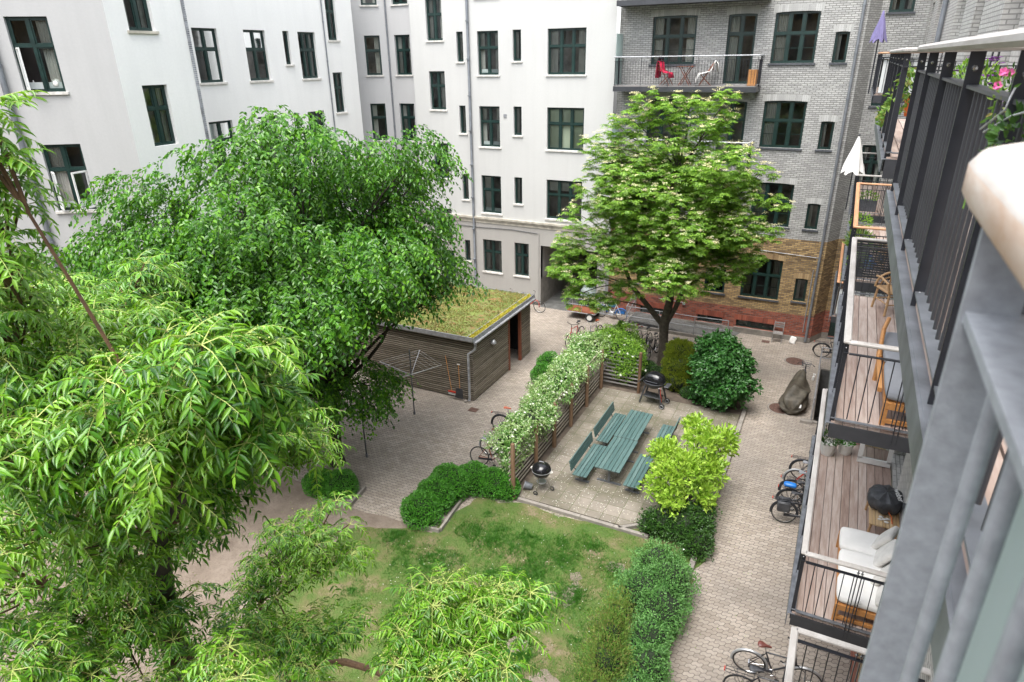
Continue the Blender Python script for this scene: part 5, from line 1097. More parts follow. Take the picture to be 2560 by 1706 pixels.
t = thing('spray_bottle', 'white spray bottle standing on the stair kerb beside the tarp', 'bottle', (.20, 26.45, .0)); MB().lathe((0, 0, 0), [(.045, 0), (.05, .02), (.05, .16), (.015, .2), (.015, .24)], 14).build('bottle', 'whitepaint', t, True); MB().box((.02, 0, .26), (.1, .03, .04)).build('nozzle', 'whitepaint', t)
# trailer + moped
t = thing('bicycle_trailer', 'low two wheeled trailer with a wooden bed under the tree at the passage', 'trailer', (-10.1, 29.0, 0))
m = MB(); m.box((-.55, .2, .42), (1.5, .8, .03)); m.build('bed', 'wood_brown', t); m = MB()
for a, b in (((-1.3, -.2), (.2, -.2)), ((-1.3, .6), (.2, .6)), ((-1.3, -.2), (-1.3, .6)), ((.2, -.2), (.2, .6))): m.tube([(a[0], a[1], .38), (b[0], b[1], .38)], .022, 8); m.tube([(a[0], a[1], .8), (b[0], b[1], .8)], .014, 8)
for a, b in ((-1.3, -.2), (.2, -.2), (-1.3, .6), (.2, .6), (-.5, -.2)): m.tube([(a, b, .38), (a, b, .8)], .014, 8)
m.tube([(.2, .2, .38), (1.0, .2, .35)], .022, 8); m.build('frame', 'galv', t)
for yy in (-.28, .68): wh = MB().lathe((0, 0, 0), [(.13, -.03), (.13, .03)], 20, Matrix.Rotation(R(90), 3, 'X')).build('wheel', 'whitepaint', t); wh.location = (-.05, yy, .22); ty = MB().torus((0, 0, 0), .175, .05, 'y', 28, 8).build('tyre', 'rubber', wh, True)
t = bicycle('white and blue moped bicycle parked behind the trailer by the brick wall', -8.80, 29.55, 3.05, col_='whitepaint', fender='blue', wr=.30, lean=.08, name='moped', cat='moped', chain=False)
MB().box((.05, -.08, .42), (.42, .10, .20), bev=.03).build('chain_case', 'blue', t, True); MB().ball((.52, 0, .72), .17, 16, (1.2, .5, .8)).build('fuel_tank', 'blue', t, True); MB().box((.5, 0, .3), (.3, .2, .2), bev=.04).build('engine', 'silver', t, True)
t = thing('cargo_bicycle', 'cargo bicycle with clear rain hood in the mouth of the passage', 'cargo bicycle', (-10.9, 30.6, 0), .1)
m = MB(); m.box((0, 0, .45), (.9, .6, .5), bev=.05); m.build('box', 'black', t, True); m = MB(); m.lathe((0, 0, .7), [(.45, 0), (.42, .25), (.28, .5), (.05, .58)], 12); m.build('hood', 'frosted', t, True)
for yy in (-.36, .36): MB().torus((-.1, yy, .25), .23, .022, 'y', 28, 8).build('wheel', 'rubber', t, True)
m = MB(); m.tube([(.4, 0, .4), (1.2, 0, .35)], .025, 8); m.tube([(.5, -.25, 1.05), (.5, .25, 1.05)], .014, 8); m.tube([(.5, 0, .4), (.5, 0, 1.05)], .016, 8); m.build('frame', 'black', t); MB().torus((1.2, 0, .33), .31, .02, 'y', 28, 8).build('wheel', 'rubber', t, True)
t = thing('covered_cargo_bicycle', 'dark covered cargo bicycle seen through the branches of the big tree', 'cargo bicycle', (-16.6, 21.6, 0), .5); MB().box((0, 0, .65), (1.0, .75, .55), bev=.06).build('box', 'bagblack', t, True)
for yy in (-.42, .42): MB().torus((-.1, yy, .3), .27, .022, 'y', 28, 8).build('wheel', 'rubber', t, True)
t.location = (-18.2, 20.5, 0)
# ------------------------------------------------------------------ ramp railing, stair railing
def meshrail(name, label, pts, h_, mesh=True, cat='railing', posts=None, kerb=True):
    t = thing(name, label, cat, (pts[0][0], pts[0][1], 0), world=True); m = MB()
    for hh_ in (h_, h_*.52): m.tube([(x, y, z+hh_) for x, y, z in pts], .021, 8)
    m.build('rail', 'galv', t, True)
    for (x, y, z) in (posts or pts): MB().tube([(x, y, z), (x, y, z+h_)], .021, 8).build('post', 'galv', t)
    if mesh:
        m = MB()
        for i in range(len(pts)-1):
            a, b = np.array(pts[i]), np.array(pts[i+1]); L_ = np.linalg.norm(b-a); n = int(L_/.07)
            for k_ in range(n): q = a+(b-a)*k_/n; m.tube([(q[0], q[1], q[2]+.06), (q[0], q[1], q[2]+h_-.03)], .0022, 3, False)
            for k_ in range(int((h_-.1)/.07)): zz = .08+.07*k_; m.tube([(a[0], a[1], a[2]+zz), (b[0], b[1], b[2]+zz)], .0022, 3, False)
        m.build('wire_mesh', 'galv', t)
    return t
meshrail('ramp_railing', 'galvanised wire mesh railing along the ramp at the foot of the brick wall', [(-8.38, 28.98, 0), (-6.75, 28.95, 0), (-5.1, 28.9, 0), (-3.62, 29.0, 0)], 1.02)
meshrail('ramp_railing', 'short sloping mesh railing end beside the moped', [(-8.38, 29.02, .0), (-8.30, 30.3, .45)], 1.0)
m = MB(); m.box((-6.1, 28.93, .07), (4.9, .14, .14)); m.box((-8.42, 29.6, .07), (.14, 1.3, .14)); tag(m.build('ramp_kerb', 'concrete'), kind='structure')
m = MB(); m.add([(-3.6, 29.05, .01), (-3.2, 30.35, .01), (-8.3, 30.35, .30), (-8.3, 29.05, .30)], [(0, 1, 2, 3)]); tag(m.build('ramp', 'concrete_dark'), kind='structure')
t = meshrail('stair_railing', 'galvanised railing round the cellar stairwell on the right', [(.34, 22.85, 0), (.34, 27.72, 0), (1.5, 27.72, 0)], .95, mesh=False)
m = MB()
for k_ in range(16): x = .36+.07*k_; m.tube([(x, 27.72, .1), (x, 27.72, .5)], .0022, 3, False)
for k_ in range(7): m.tube([(.36, 27.72, .1+.065*k_), (1.5, 27.72, .1+.065*k_)], .0022, 3, False)
m.build('wire_mesh', 'galv', t)
m = MB()
for (x0, x1, y0, y1) in ((SX0, SX0, SY0, SY1), (SX1, SX1, SY0, SY1)): m.add([(x0, y0, 0), (x0, y1, 0), (x0, y1, -2.2), (x0, y0, -2.2)], [(0, 1, 2, 3)])
m.add([(SX0, SY1, 0), (SX1, SY1, 0), (SX1, SY1, -2.2), (SX0, SY1, -2.2)], [(0, 1, 2, 3)]); m.add([(SX0, SY0, 0), (SX1, SY0, 0), (SX1, SY0, -2.2), (SX0, SY0, -2.2)], [(0, 1, 2, 3)])
for i in range(11): zz = -.2*(i+1); m.box(((SX0+SX1)/2, SY0+.02+.14+.28*i, (zz-2.2)/2), (SX1-SX0-.01, .28, zz+2.2-.01))
m.add([(SX0, SY0, -2.19), (SX1, SY0, -2.19), (SX1, SY1, -2.19), (SX0, SY1, -2.19)], [(0, 1, 2, 3)]); tag(m.build('cellar_stairs', 'concrete_dark'), kind='structure')
m = MB(); m.box((SX0-.06, (SY0+SY1)/2, .03), (.12, SY1-SY0+.3, .06)); m.box(((SX0+SX1)/2, SY1+.06, .03), (1.2, .12, .06)); m.box((.2, 22.75, .05), (.4, .2, .1)); m.box((.95, 22.85, .03), (1.1, .14, .06)); tag(m.build('stair_kerb', 'concrete'), kind='structure')
# chair, bag, brick
foldchair('weathered grey folding chair against the red brick plinth', -1.55, 29.95, 0, math.pi, 'wood_grey').rotation_euler[2] = 0
o = MB().box((0, 0, .16), (.26, .16, .34), bev=.04).build('shopping_bag', 'fabric_white', None, True); o.location = (-.92, 30.0, 0); o.rotation_euler = (-.25, .25, .2); tag(o, 'small white and pink patterned bag leaning on the wall foot', 'bag')
t = thing('brick_stack', 'few loose bricks lying at the post of the ramp railing', 'bricks', (-8.75, 28.75, 0)); MB().box((0, 0, .06), (.35, .12, .07), rz=.6).build('brick', 'concrete', t); MB().box((.35, .12, .07), (.3, .2, .12), rz=-.1).build('brick', 'wood_orange', t)
# ------------------------------------------------------------------ patio furniture
def slab_table(label, x, y0, y1, z0, h_, wd, n, cat, name, back=None):
    """benches and tables made of long planks along y"""
    t = thing(name, label, cat, (x, y0, z0)); Ln = y1-y0; pw = wd/n
    m = MB()
    for i in range(n): m.box(((i+.5)*pw-wd/2, Ln/2, h_-.018), (pw-.012, Ln, .036), bev=.006)
    m.build('tabletop' if cat == 'table' else 'seat', 'wood_green', t)
    for yy in (.28, Ln-.28):
        m = MB(); m.box((0, yy, (h_-.06)/2), (.07, .05, h_-.1)); m.box((0, yy, .02), (wd*.95, .06, .04)); m.box((0, yy, h_-.055), (wd*.9, .05, .035)); m.build('leg', 'galv_dark', t)
    if back:
        s_ = back; m = MB()
        for i in range(3): m.box((s_*(wd/2+.04+.022*i), Ln/2, h_+.14+.115*i), (.03, Ln, .10), ry=s_*.18)
        m.build('backrest', 'wood_green', t); m = MB()
        for yy in (.28, Ln-.28): m.tube([(s_*wd*.42, yy, h_-.05), (s_*(wd/2+.045), yy, h_+.05), (s_*(wd/2+.10), yy, h_+.36)], .014, 6)
        m.build('back_bracket', 'black', t)
    return t
slab_table('green plank picnic table, nearer to the lawn, paler and more worn', -4.92, 15.93, 17.84, .10, .64, .80, 6, 'table', 'picnic_table')
slab_table('green plank picnic table, farther one beside the gas grill', -4.95, 17.87, 19.76, .10, .64, .80, 6, 'table', 'picnic_table')
slab_table('green bench with backrest on the trellis side of the nearer table', -5.68, 15.65, 17.55, .10, .37, .46, 4, 'bench', 'bench', back=-1)
slab_table('green bench with backrest on the trellis side of the farther table', -5.70, 17.78, 19.78, .10, .37, .42, 4, 'bench', 'bench', back=-1)
slab_table('backless looking green bench by the bright magnolia, nearer to the lawn', -4.14, 15.78, 17.6, .10, .37, .46, 4, 'bench', 'bench')
slab_table('green bench with backrest half hidden behind the bright magnolia', -3.95, 17.85, 19.72, .10, .37, .46, 4, 'bench', 'bench', back=1)
# kettle grill
t = thing('kettle_grill', 'round black kettle grill on three legs at the lawn edge of the patio', 'grill', (-6.62, 14.98, .10))
MB().lathe((0, 0, .72), [(.02, -.24), (.14, -.22), (.23, -.15), (.275, -.05), (.285, 0), (.28, .0), (.02, -.18)], 32).build('bowl', 'enamel', t, True)
MB().lathe((0, 0, .73), [(.288, 0), (.285, .04), (.25, .12), (.17, .185), (.07, .215), (.01, .22)], 32).build('lid', 'enamel', t, True)
MB().torus((0, 0, .73), .288, .007, 'z', 40, 6).build('rim', 'silver', t, True)
m = MB(); m.tube([(-.09, 0, .95), (-.07, 0, 1.0), (.07, 0, 1.0), (.09, 0, .95)], .013, 8); m.build('lid_handle', 'chrome', t, True)
for s_ in (-1, 1): MB().torus((s_*.30, 0, .72), .045, .012, 'z', 16, 6).build('side_handle', 'ceramic', t, True)
for a in (R(-100), R(20), R(140)): MB().tube([(.12*math.cos(a), .12*math.sin(a), .52), (.30*math.cos(a), .30*math.sin(a), .03)], .012, 8).build('leg', 'chrome', t)
for a in (R(-100), R(20)): w_ = MB().torus((.32*math.cos(a), .32*math.sin(a), .075), .055, .02, 'y', 20, 6); w_.build('wheel', 'rubber', t, True)
MB().lathe((0, 0, .30), [(.14, 0), (.15, .02)], 24).build('ash_plate', 'silver', t)
t = thing('bucket', 'grey metal bucket tipped over beside the kettle grill', 'bucket', (-7.0, 14.85, .22)); t.rotation_euler = (0, R(-75), R(20)); MB().lathe((0, 0, -.12), [(.09, 0), (.12, .24), (.115, .24), (.085, .01)], 24).build('body', 'galv_dark', t, True); MB().torus((0, 0, .12), .12, .006, 'z', 24, 6).build('rim', 'galv', t)
# gas grill
t = thing('gas_grill', 'black domed gas grill with orange hose standing by the back trellis', 'grill', (-5.05, 21.70, .10), -.12); t.scale = (1.12, 1.12, 1.08)
m = MB(); n = 28; V = []
for f, z in ((1, 0), (1.0, .06), (.93, .16), (.75, .25), (.45, .31), (.08, .335)):
    for k_ in range(n): a = 2*math.pi*k_/n; sx = abs(math.cos(a))**.7*math.copysign(1, math.cos(a)); sy = abs(math.sin(a))**.7*math.copysign(1, math.sin(a)); V.append((.36*f*sx, .27*f*sy, .86+z))
m.add(V, [[i*n+k_, i*n+(k_+1) % n, (i+1)*n+(k_+1) % n, (i+1)*n+k_] for i in range(5) for k_ in range(n)]+[[5*n+k_ for k_ in range(n)]]); m.build('lid', 'enamel', t, True)
MB().lathe((0, 0, 0), [(.14, .62), (.30, .74), (.36, .85)], 24).build('bowl', 'bagblack', t, True)
m = MB(); m.torus((0, 0, .86), .36, .012, 'z', 32, 6); m.tube([(-.2, -.30, .94), (.2, -.30, .94)], .014, 8); m.build('lid_rim', 'tube_grey', t, True)
for s_ in (-1, 1): MB().box((s_*.46, 0, .80), (.16, .34, .03), bev=.01, ry=s_*.9 if s_ < 0 else 0).build('side_shelf', 'bagblack', t)
for a, b in ((-1, -1), (1, -1), (-1, 1), (1, 1)): MB().tube([(a*.24, b*.17, .68), (a*.38, b*.24, .06)], [.035, .03], 8).build('leg', 'bagblack', t)
MB().box((0, 0, .30), (.6, .36, .03), bev=.01).build('shelf', 'bagblack', t)
for b in (-.24, .24): w_ = MB().lathe((.40, b, .09), [(.09, -.025), (.09, .025)], 24, Matrix.Rotation(R(90), 3, 'X')); w_.build('wheel', 'rubber', t); MB().torus((.40, b-.03, .09), .06, .008, 'y', 24, 6).build('hub_ring', 'silver', t)
MB().tube([(.30, -.25, .78), (.34, -.30, .6), (.38, -.27, .35), (.36, -.2, .2)], .009, 8).build('gas_hose', 'red', t, True)
for s_ in (0, .07): MB().ball((.28+s_, -.31, .78), .022, 10).build('knob', 'silver', t)
# ------------------------------------------------------------------ trellis fence
t = thing('trellis_fence', 'wooden post and lath trellis overgrown by the white flowering climber', 'trellis', (-7.25, 18, 0), world=True)
py_ = [14.33, 15.95, 17.42, 18.92, 20.5, 22.12]
for i, y in enumerate(py_):
    h_ = 1.92 if i == 0 else 1.72; MB().lathe((-7.24, y, 0), [(.068, 0), (.064, h_-.03), (.05, h_), (.01, h_+.005)], 14).build('post', 'wood_post', t, True)
for x, h_ in ((-5.80, 1.75),): MB().lathe((x, 22.36, 0), [(.062, 0), (.058, h_), (.01, h_+.005)], 14).build('post', 'wood_post', t, True)
m = MB()
for i in range(10): m.box((-7.33, 18.2, .22+.155*i), (.022, 7.9, .045), rx=0)
m.build('side_laths', 'wood_lath', t)
m = MB()
for i in range(9): m.box((-6.5, 22.44, .25+.16*i), (1.5, .022, .05))
m.build('back_laths', 'wood_grey', t)
# ------------------------------------------------------------------ shrubs and hedges
def bush(name, label, cat, blobs, n, leaf, ln, wd, tm=T_OV, droop=0., core=.80, rough=.10, up=.35, stems=None, flower=None, parent=None, jit=.16, sub='foliage', stem_mat='bark', seed=0, holes=-.9):
    c0 = np.mean([b[:3] for b in blobs], 0); t = parent or thing(name, label, cat, (c0[0], c0[1], 0), world=True)
    B = np.array(blobs, float); area = (B[:, 3]*B[:, 4]+B[:, 3]*B[:, 5]+B[:, 4]*B[:, 5]); idx = rng.choice(len(B), n*2, p=area/area.sum()); d = rdir(n*2)
    d[:, 2] = np.where(rng.random(n*2) < .3, np.abs(d[:, 2]), d[:, 2])
    rad = 1-np.abs(rng.normal(size=n*2))*jit+rough*vnoise(d*1.0+B[idx, :3], 2.3, seed)+rough*.6*vnoise(d+B[idx, :3], 6, seed+1)
    P = B[idx, :3]+d*B[idx, 3:6]*rad[:, None]
    ok = P[:, 2] > .04
    for j in range(len(B)):
        q = np.linalg.norm((P-B[j, :3])/B[j, 3:6], axis=1); ok &= ~((q < .72) & (idx != j))
    ok &= vnoise(P, 3.2, seed+2) > holes
    P, d = P[ok][:n], d[ok][:n]; k_ = len(P)
    D = d*.8+rdir(k_)*.8+np.array([0, 0, up-droop*1.5]); leaves(sub, leaf, P, D, nrm(d+[0, 0, .8])+rdir(k_)*.35, rng.uniform(.65, 1.25, k_)*ln, wd*rng.uniform(.8, 1.2, k_), tm, t)
    if core:  # dark lumps added inside the leaves to block light, not modelled twigs
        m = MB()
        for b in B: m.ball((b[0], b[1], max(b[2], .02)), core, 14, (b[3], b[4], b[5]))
        o = m.build('light_block_core', 'core', t, True); V = np.zeros(len(o.data.vertices)*3); o.data.vertices.foreach_get('co', V); V = V.reshape(-1, 3); w_ = V+WP[t.name]; V += np.column_stack([vnoise(w_, 5, s_) for s_ in (1, 2, 3)])*.06*min(1, float(B[:, 3:5].min())/.5); V[:, 2] = np.maximum(V[:, 2], .02); o.data.vertices.foreach_set('co', V.ravel()); o.data.update()
    if stems:
        m = MB()
        for (x, y, z0_, r_) in stems:
            for i in range(r_[1]):
                tgt = P[rng.integers(k_)]; md_ = (np.array([x, y, z0_])+tgt)/2+rng.normal(size=3)*.08+[0, 0, .12]; m.tube([(x+rng.normal()*.03, y+rng.normal()*.03, z0_), md_, tgt], [r_[0], r_[0]*.6, r_[0]*.2], 6)
        m.build('stem', stem_mat, t, True)
    if flower:
        mat, nf, fs = flower; i = rng.choice(k_, nf); P2 = np.repeat(P[i]+d[i]*.02, 5, 0); a = np.tile(np.arange(5)*1.2566, nf); dd_ = np.repeat(nrm(d[i]+[0, 0, .9]), 5, 0); e1 = nrm(np.cross(dd_, [0, .3, 1])); e2 = np.cross(dd_, e1)
        o = leaves('blossom', mat, P2, e1*np.cos(a)[:, None]+e2*np.sin(a)[:, None]+dd_*.2, dd_, fs, fs*.7, T_DI, t)
        if nf > 100: tag(o, kind='stuff')
    return t
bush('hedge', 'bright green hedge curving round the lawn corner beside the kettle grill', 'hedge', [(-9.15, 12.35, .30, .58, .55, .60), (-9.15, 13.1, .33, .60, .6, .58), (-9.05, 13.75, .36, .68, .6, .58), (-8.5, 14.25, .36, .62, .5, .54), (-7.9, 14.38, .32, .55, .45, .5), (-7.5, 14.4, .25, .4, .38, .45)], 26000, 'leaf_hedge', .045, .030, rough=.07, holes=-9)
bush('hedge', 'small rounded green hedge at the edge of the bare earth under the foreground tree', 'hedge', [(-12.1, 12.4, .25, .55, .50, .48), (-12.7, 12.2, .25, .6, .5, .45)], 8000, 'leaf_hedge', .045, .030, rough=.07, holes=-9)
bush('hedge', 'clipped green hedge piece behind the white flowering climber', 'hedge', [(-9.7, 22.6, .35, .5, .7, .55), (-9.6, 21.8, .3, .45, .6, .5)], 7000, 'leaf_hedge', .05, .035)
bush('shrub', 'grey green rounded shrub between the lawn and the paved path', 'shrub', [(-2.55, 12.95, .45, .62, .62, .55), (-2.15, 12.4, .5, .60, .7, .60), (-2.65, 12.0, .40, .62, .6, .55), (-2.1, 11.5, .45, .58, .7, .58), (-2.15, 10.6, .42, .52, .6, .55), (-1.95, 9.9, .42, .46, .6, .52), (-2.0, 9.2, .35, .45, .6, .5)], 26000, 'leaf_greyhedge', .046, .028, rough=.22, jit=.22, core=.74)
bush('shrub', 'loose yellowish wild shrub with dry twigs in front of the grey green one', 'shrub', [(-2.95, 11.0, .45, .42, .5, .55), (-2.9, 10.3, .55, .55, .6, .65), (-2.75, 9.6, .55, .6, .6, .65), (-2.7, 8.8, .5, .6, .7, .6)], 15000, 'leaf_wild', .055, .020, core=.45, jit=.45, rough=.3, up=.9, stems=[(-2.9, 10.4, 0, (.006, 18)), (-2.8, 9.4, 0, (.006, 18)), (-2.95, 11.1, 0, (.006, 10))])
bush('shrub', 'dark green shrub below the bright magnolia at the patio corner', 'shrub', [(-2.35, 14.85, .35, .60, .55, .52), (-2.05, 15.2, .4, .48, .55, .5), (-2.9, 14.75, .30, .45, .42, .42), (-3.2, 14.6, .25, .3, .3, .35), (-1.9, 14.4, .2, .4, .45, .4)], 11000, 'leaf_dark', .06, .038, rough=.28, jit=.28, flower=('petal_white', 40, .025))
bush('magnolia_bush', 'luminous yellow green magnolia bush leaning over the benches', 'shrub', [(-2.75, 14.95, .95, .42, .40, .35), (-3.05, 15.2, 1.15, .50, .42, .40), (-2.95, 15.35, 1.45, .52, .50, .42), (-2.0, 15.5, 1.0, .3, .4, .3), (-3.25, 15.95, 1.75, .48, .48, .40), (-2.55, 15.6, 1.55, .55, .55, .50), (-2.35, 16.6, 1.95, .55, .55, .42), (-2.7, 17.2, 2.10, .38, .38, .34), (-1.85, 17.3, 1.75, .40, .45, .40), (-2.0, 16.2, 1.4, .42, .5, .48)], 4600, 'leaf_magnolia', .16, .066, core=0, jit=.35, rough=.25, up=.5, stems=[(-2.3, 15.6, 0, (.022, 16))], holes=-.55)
bush('lilac_bush', 'tall dark green broad leaved bush behind the patio', 'shrub', [(-2.95, 22.55, .75, .85, .72, .75), (-2.90, 22.6, 1.6, .95, .75, .85), (-3.05, 22.7, 2.2, .72, .62, .60), (-2.5, 22.5, 1.1, .8, .65, .8)], 13000, 'leaf_lilac', .12, .085, droop=.45, rough=.28, jit=.22, core=.74, stems=[(-2.9, 22.3, 0, (.03, 12))])
bush('thuja', 'golden green thuja standing right of the tree trunk', 'conifer', [(-4.5, 23.3, .55, .70, .60, .60), (-4.5, 23.35, 1.10, .70, .58, .60), (-4.55, 23.4, 1.62, .52, .45, .45)], 17000, 'leaf_thuja', .075, .020, up=1.3, rough=.14, core=.84)
bush('conifer', 'small pointed green conifer rising above the climber', 'conifer', [(-7.75, 26.1, .5, .30, .30, .5), (-7.75, 26.1, .95, .17, .17, .45)], 4000, 'leaf_hedge', .06, .016, up=1.4)
bush('shrub', 'low dark green ground shrub at the foot of the tree trunk', 'shrub', [(-5.5, 23.7, .25, .6, .55, .38), (-6.0, 24.2, .22, .5, .5, .35), (-5.0, 24.3, .2, .5, .5, .3)], 7000, 'leaf_dark', .05, .035)
bush('shrub', 'dark low shrub between the thuja and the broad leaved bush', 'shrub', [(-3.9, 22.9, .2, .45, .35, .28)], 2500, 'leaf_dark', .04, .03)
cl = [(-7.62-.045*(y-14.8)+.10*math.sin(y*2), y, 1.52+.12*math.sin(y*1.7), .46+.040*(y-14.8)+.08*math.sin(y*3.1), .60, .44+.06*math.sin(y*2.3)) for y in np.arange(15.0, 22.6, .58)]
cl += [(-7.62, y, .95, .30, .5, .45) for y in (15.0, 15.8, 16.6)]
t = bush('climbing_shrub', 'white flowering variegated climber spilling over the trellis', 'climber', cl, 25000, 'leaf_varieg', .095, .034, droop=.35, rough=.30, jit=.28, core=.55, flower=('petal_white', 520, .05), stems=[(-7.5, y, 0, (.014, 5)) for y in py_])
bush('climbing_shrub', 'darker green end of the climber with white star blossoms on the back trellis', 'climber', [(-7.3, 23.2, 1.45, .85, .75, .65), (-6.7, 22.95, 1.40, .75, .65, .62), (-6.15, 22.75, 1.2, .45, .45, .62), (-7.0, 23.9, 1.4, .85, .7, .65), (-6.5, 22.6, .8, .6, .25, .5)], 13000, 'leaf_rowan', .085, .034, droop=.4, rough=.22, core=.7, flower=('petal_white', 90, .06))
bush('ivy', 'ivy and low leaves along the foot of the left corner building', 'ivy', [(-19.5-.9*i, 12.1-.62*i, 1.6+.5*math.sin(i*1.7), .9, .7, 1.6) for i in range(6)], 9000, 'leaf_dark', .12, .09, rough=.2)
# ------------------------------------------------------------------ trees
def curve_pts(a, b, n=6, sag=0, wob=.05, up=.0):
    a, b = np.array(a, float), np.array(b, float); L_ = np.linalg.norm(b-a); out = []; w1 = rng.normal(size=3)*wob*L_
    for i in range(n):
        f = i/(n-1); p = a+(b-a)*f+w1*math.sin(math.pi*f)+np.array([0, 0, up*L_*math.sin(math.pi*f)-sag*f*f*L_]); out.append(p)
    return out
def limb(m, a, b, r0, r1, n=6, wob=.05, up=0., sides=8):
    pts = curve_pts(a, b, n, 0, wob, up); m.tube(pts, [r0+(r1-r0)*i/(n-1) for i in range(n)], sides); return pts
# -- big elm-like tree with hanging twigs
def big_tree():
    t = thing('broadleaf_tree', 'large dark green tree with drooping twigs in front of the white wing', 'tree', (-13.3, 13.6, 0), world=True)
    c = np.array([-12.95, 12.7, 6.55]); Rd = np.array([4.3, 4.3, 3.9]); base = np.array([-13.3, 13.6, 0.]); fork = np.array([-13.1, 13.5, 2.6])
    m = MB(); m.tube([base, base+[0, 0, .3], (base+fork)/2+[.05, 0, 0], fork], [.30, .22, .19, .18], 12); m.build('trunk', 'bark_dark', t, True)
    lobes = []; r_ = np.random.default_rng(11)
    for i in range(62):
        d = nrm(r_.normal(size=3)); d[2] = abs(d[2])*.95-.30; d = nrm(d); s_ = r_.uniform(.45, .92); lobes.append((c+d*Rd*s_, r_.uniform(1.0, 1.5)))
    lobes += [(np.array([-9.7, 14.9, 5.3]), .6), (np.array([-9.2, 15.0, 6.4]), .35), (np.array([-11.4, 15.0, 3.1]), 1.1), (np.array([-11.2, 14.3, 2.9]), .8), (np.array([-15.2, 8.9, 6.6]), 1.0), (np.array([-15.6, 9.6, 8.2]), .8), (np.array([-10.0, 14.7, 9.6]), .8), (np.array([-12.3, 14.6, 2.6]), .9)]
    lobes += [(np.array(p), r) for p, r in (((-12.6, 12.0, 3.4), 1.3), ((-12.0, 13.2, 3.2), 1.3), ((-13.6, 11.6, 3.6), 1.2), ((-11.5, 13.9, 4.2), 1.3), ((-14.6, 10.4, 5.0), 1.3), ((-15.2, 9.2, 5.4), 1.1), ((-15.6, 8.7, 6.8), .9), ((-15.0, 9.4, 7.8), 1.1), ((-11.6, 12.0, 10.1), 1.2), ((-12.6, 12.6, 10.3), 1.2), ((-10.6, 13.3, 9.8), 1.0), ((-13.6, 11.6, 9.7), 1.1), ((-9.9, 14.0, 8.2), 1.0), ((-9.9, 14.4, 7.0), .9), ((-10.4, 14.9, 4.4), .9), ((-15.9, 8.4, 5.9), .7), ((-15.4, 8.7, 4.2), 1.0), ((-14.8, 9.6, 3.6), 1.0), ((-15.8, 8.3, 7.9), .6), ((-14.9, 10.2, 9.2), 1.0), ((-11.6, 14.7, 2.6), .8), ((-12.1, 14.0, 2.2), .7), ((-9.4, 13.6, 10.3), .5))]
    lobes = [(p, r) for p, r in lobes if -p[0]/p[1]-.075*r > (.755 if p[2] < 4.4 else .66 if p[2] < 5.4 else .575)]
    mb = MB(); tips = []
    for p, r in lobes:
        pts = limb(mb, fork+rng.normal(size=3)*.05, p-(p-fork)*.10, .075, .014, 8, .09, .08, 6); tips.append(p)
        for j in range(5): q = p+nrm(rng.normal(size=3))*r*.5; limb(mb, pts[-3], q, .018, .005, 5, .1, .04, 4)
    mb.build('limbs', 'bark_dark', t, True)
    TW, LP, LD, LN = [], [], [], []; tw = MB()
    for p, r in lobes:
        k_ = int(82*r*r)
        for j in range(k_):
            d = nrm(rng.normal(size=3)); d[2] = d[2]*.75+.15; s0 = p+d*r*np.array([1, 1, .75])*rng.uniform(.25, 1)**.5; out = nrm((s0-c)*[1, 1, .25]+rng.normal(size=3)*1.2); out[2] *= .3
            L_ = rng.uniform(.5, 1.1); n = int(L_/.055); f = np.linspace(0, 1, n)[:, None]; pts = s0+out*L_*f*.75+np.array([0, 0, 1.])*(.16*L_*f-.75*L_*f*f)
            side = nrm(np.cross(out, [0, 0, 1])); sg = np.where(np.arange(n) % 2, 1, -1)[:, None]; tang = nrm(out*.75+np.array([0, 0, 1.])*(.16-1.5*f))
            LP.append(pts+rng.normal(size=(n, 3))*.012); LD.append(tang*.55+side*sg*.8+rng.normal(size=(n, 3))*.28+[0, 0, -.30]); LN.append(np.array([0, 0, 1.])+out*.35+rng.normal(size=(n, 3))*.35)
            if j % 4 == 0: tw.tube([pts[0], pts[n//3], pts[2*n//3], pts[-1]], [.006, .005, .004, .002], 3, False)
    tw.build('twigs', 'bark_dark', t)
    LP, LD, LN = map(np.concatenate, (LP, LD, LN)); k_ = len(LP); print('elm leaves', k_); leaves('crown', 'leaf_elm', LP, LD, LN, rng.uniform(.09, .155, k_), rng.uniform(.05, .08, k_), T_OV, t)
big_tree()
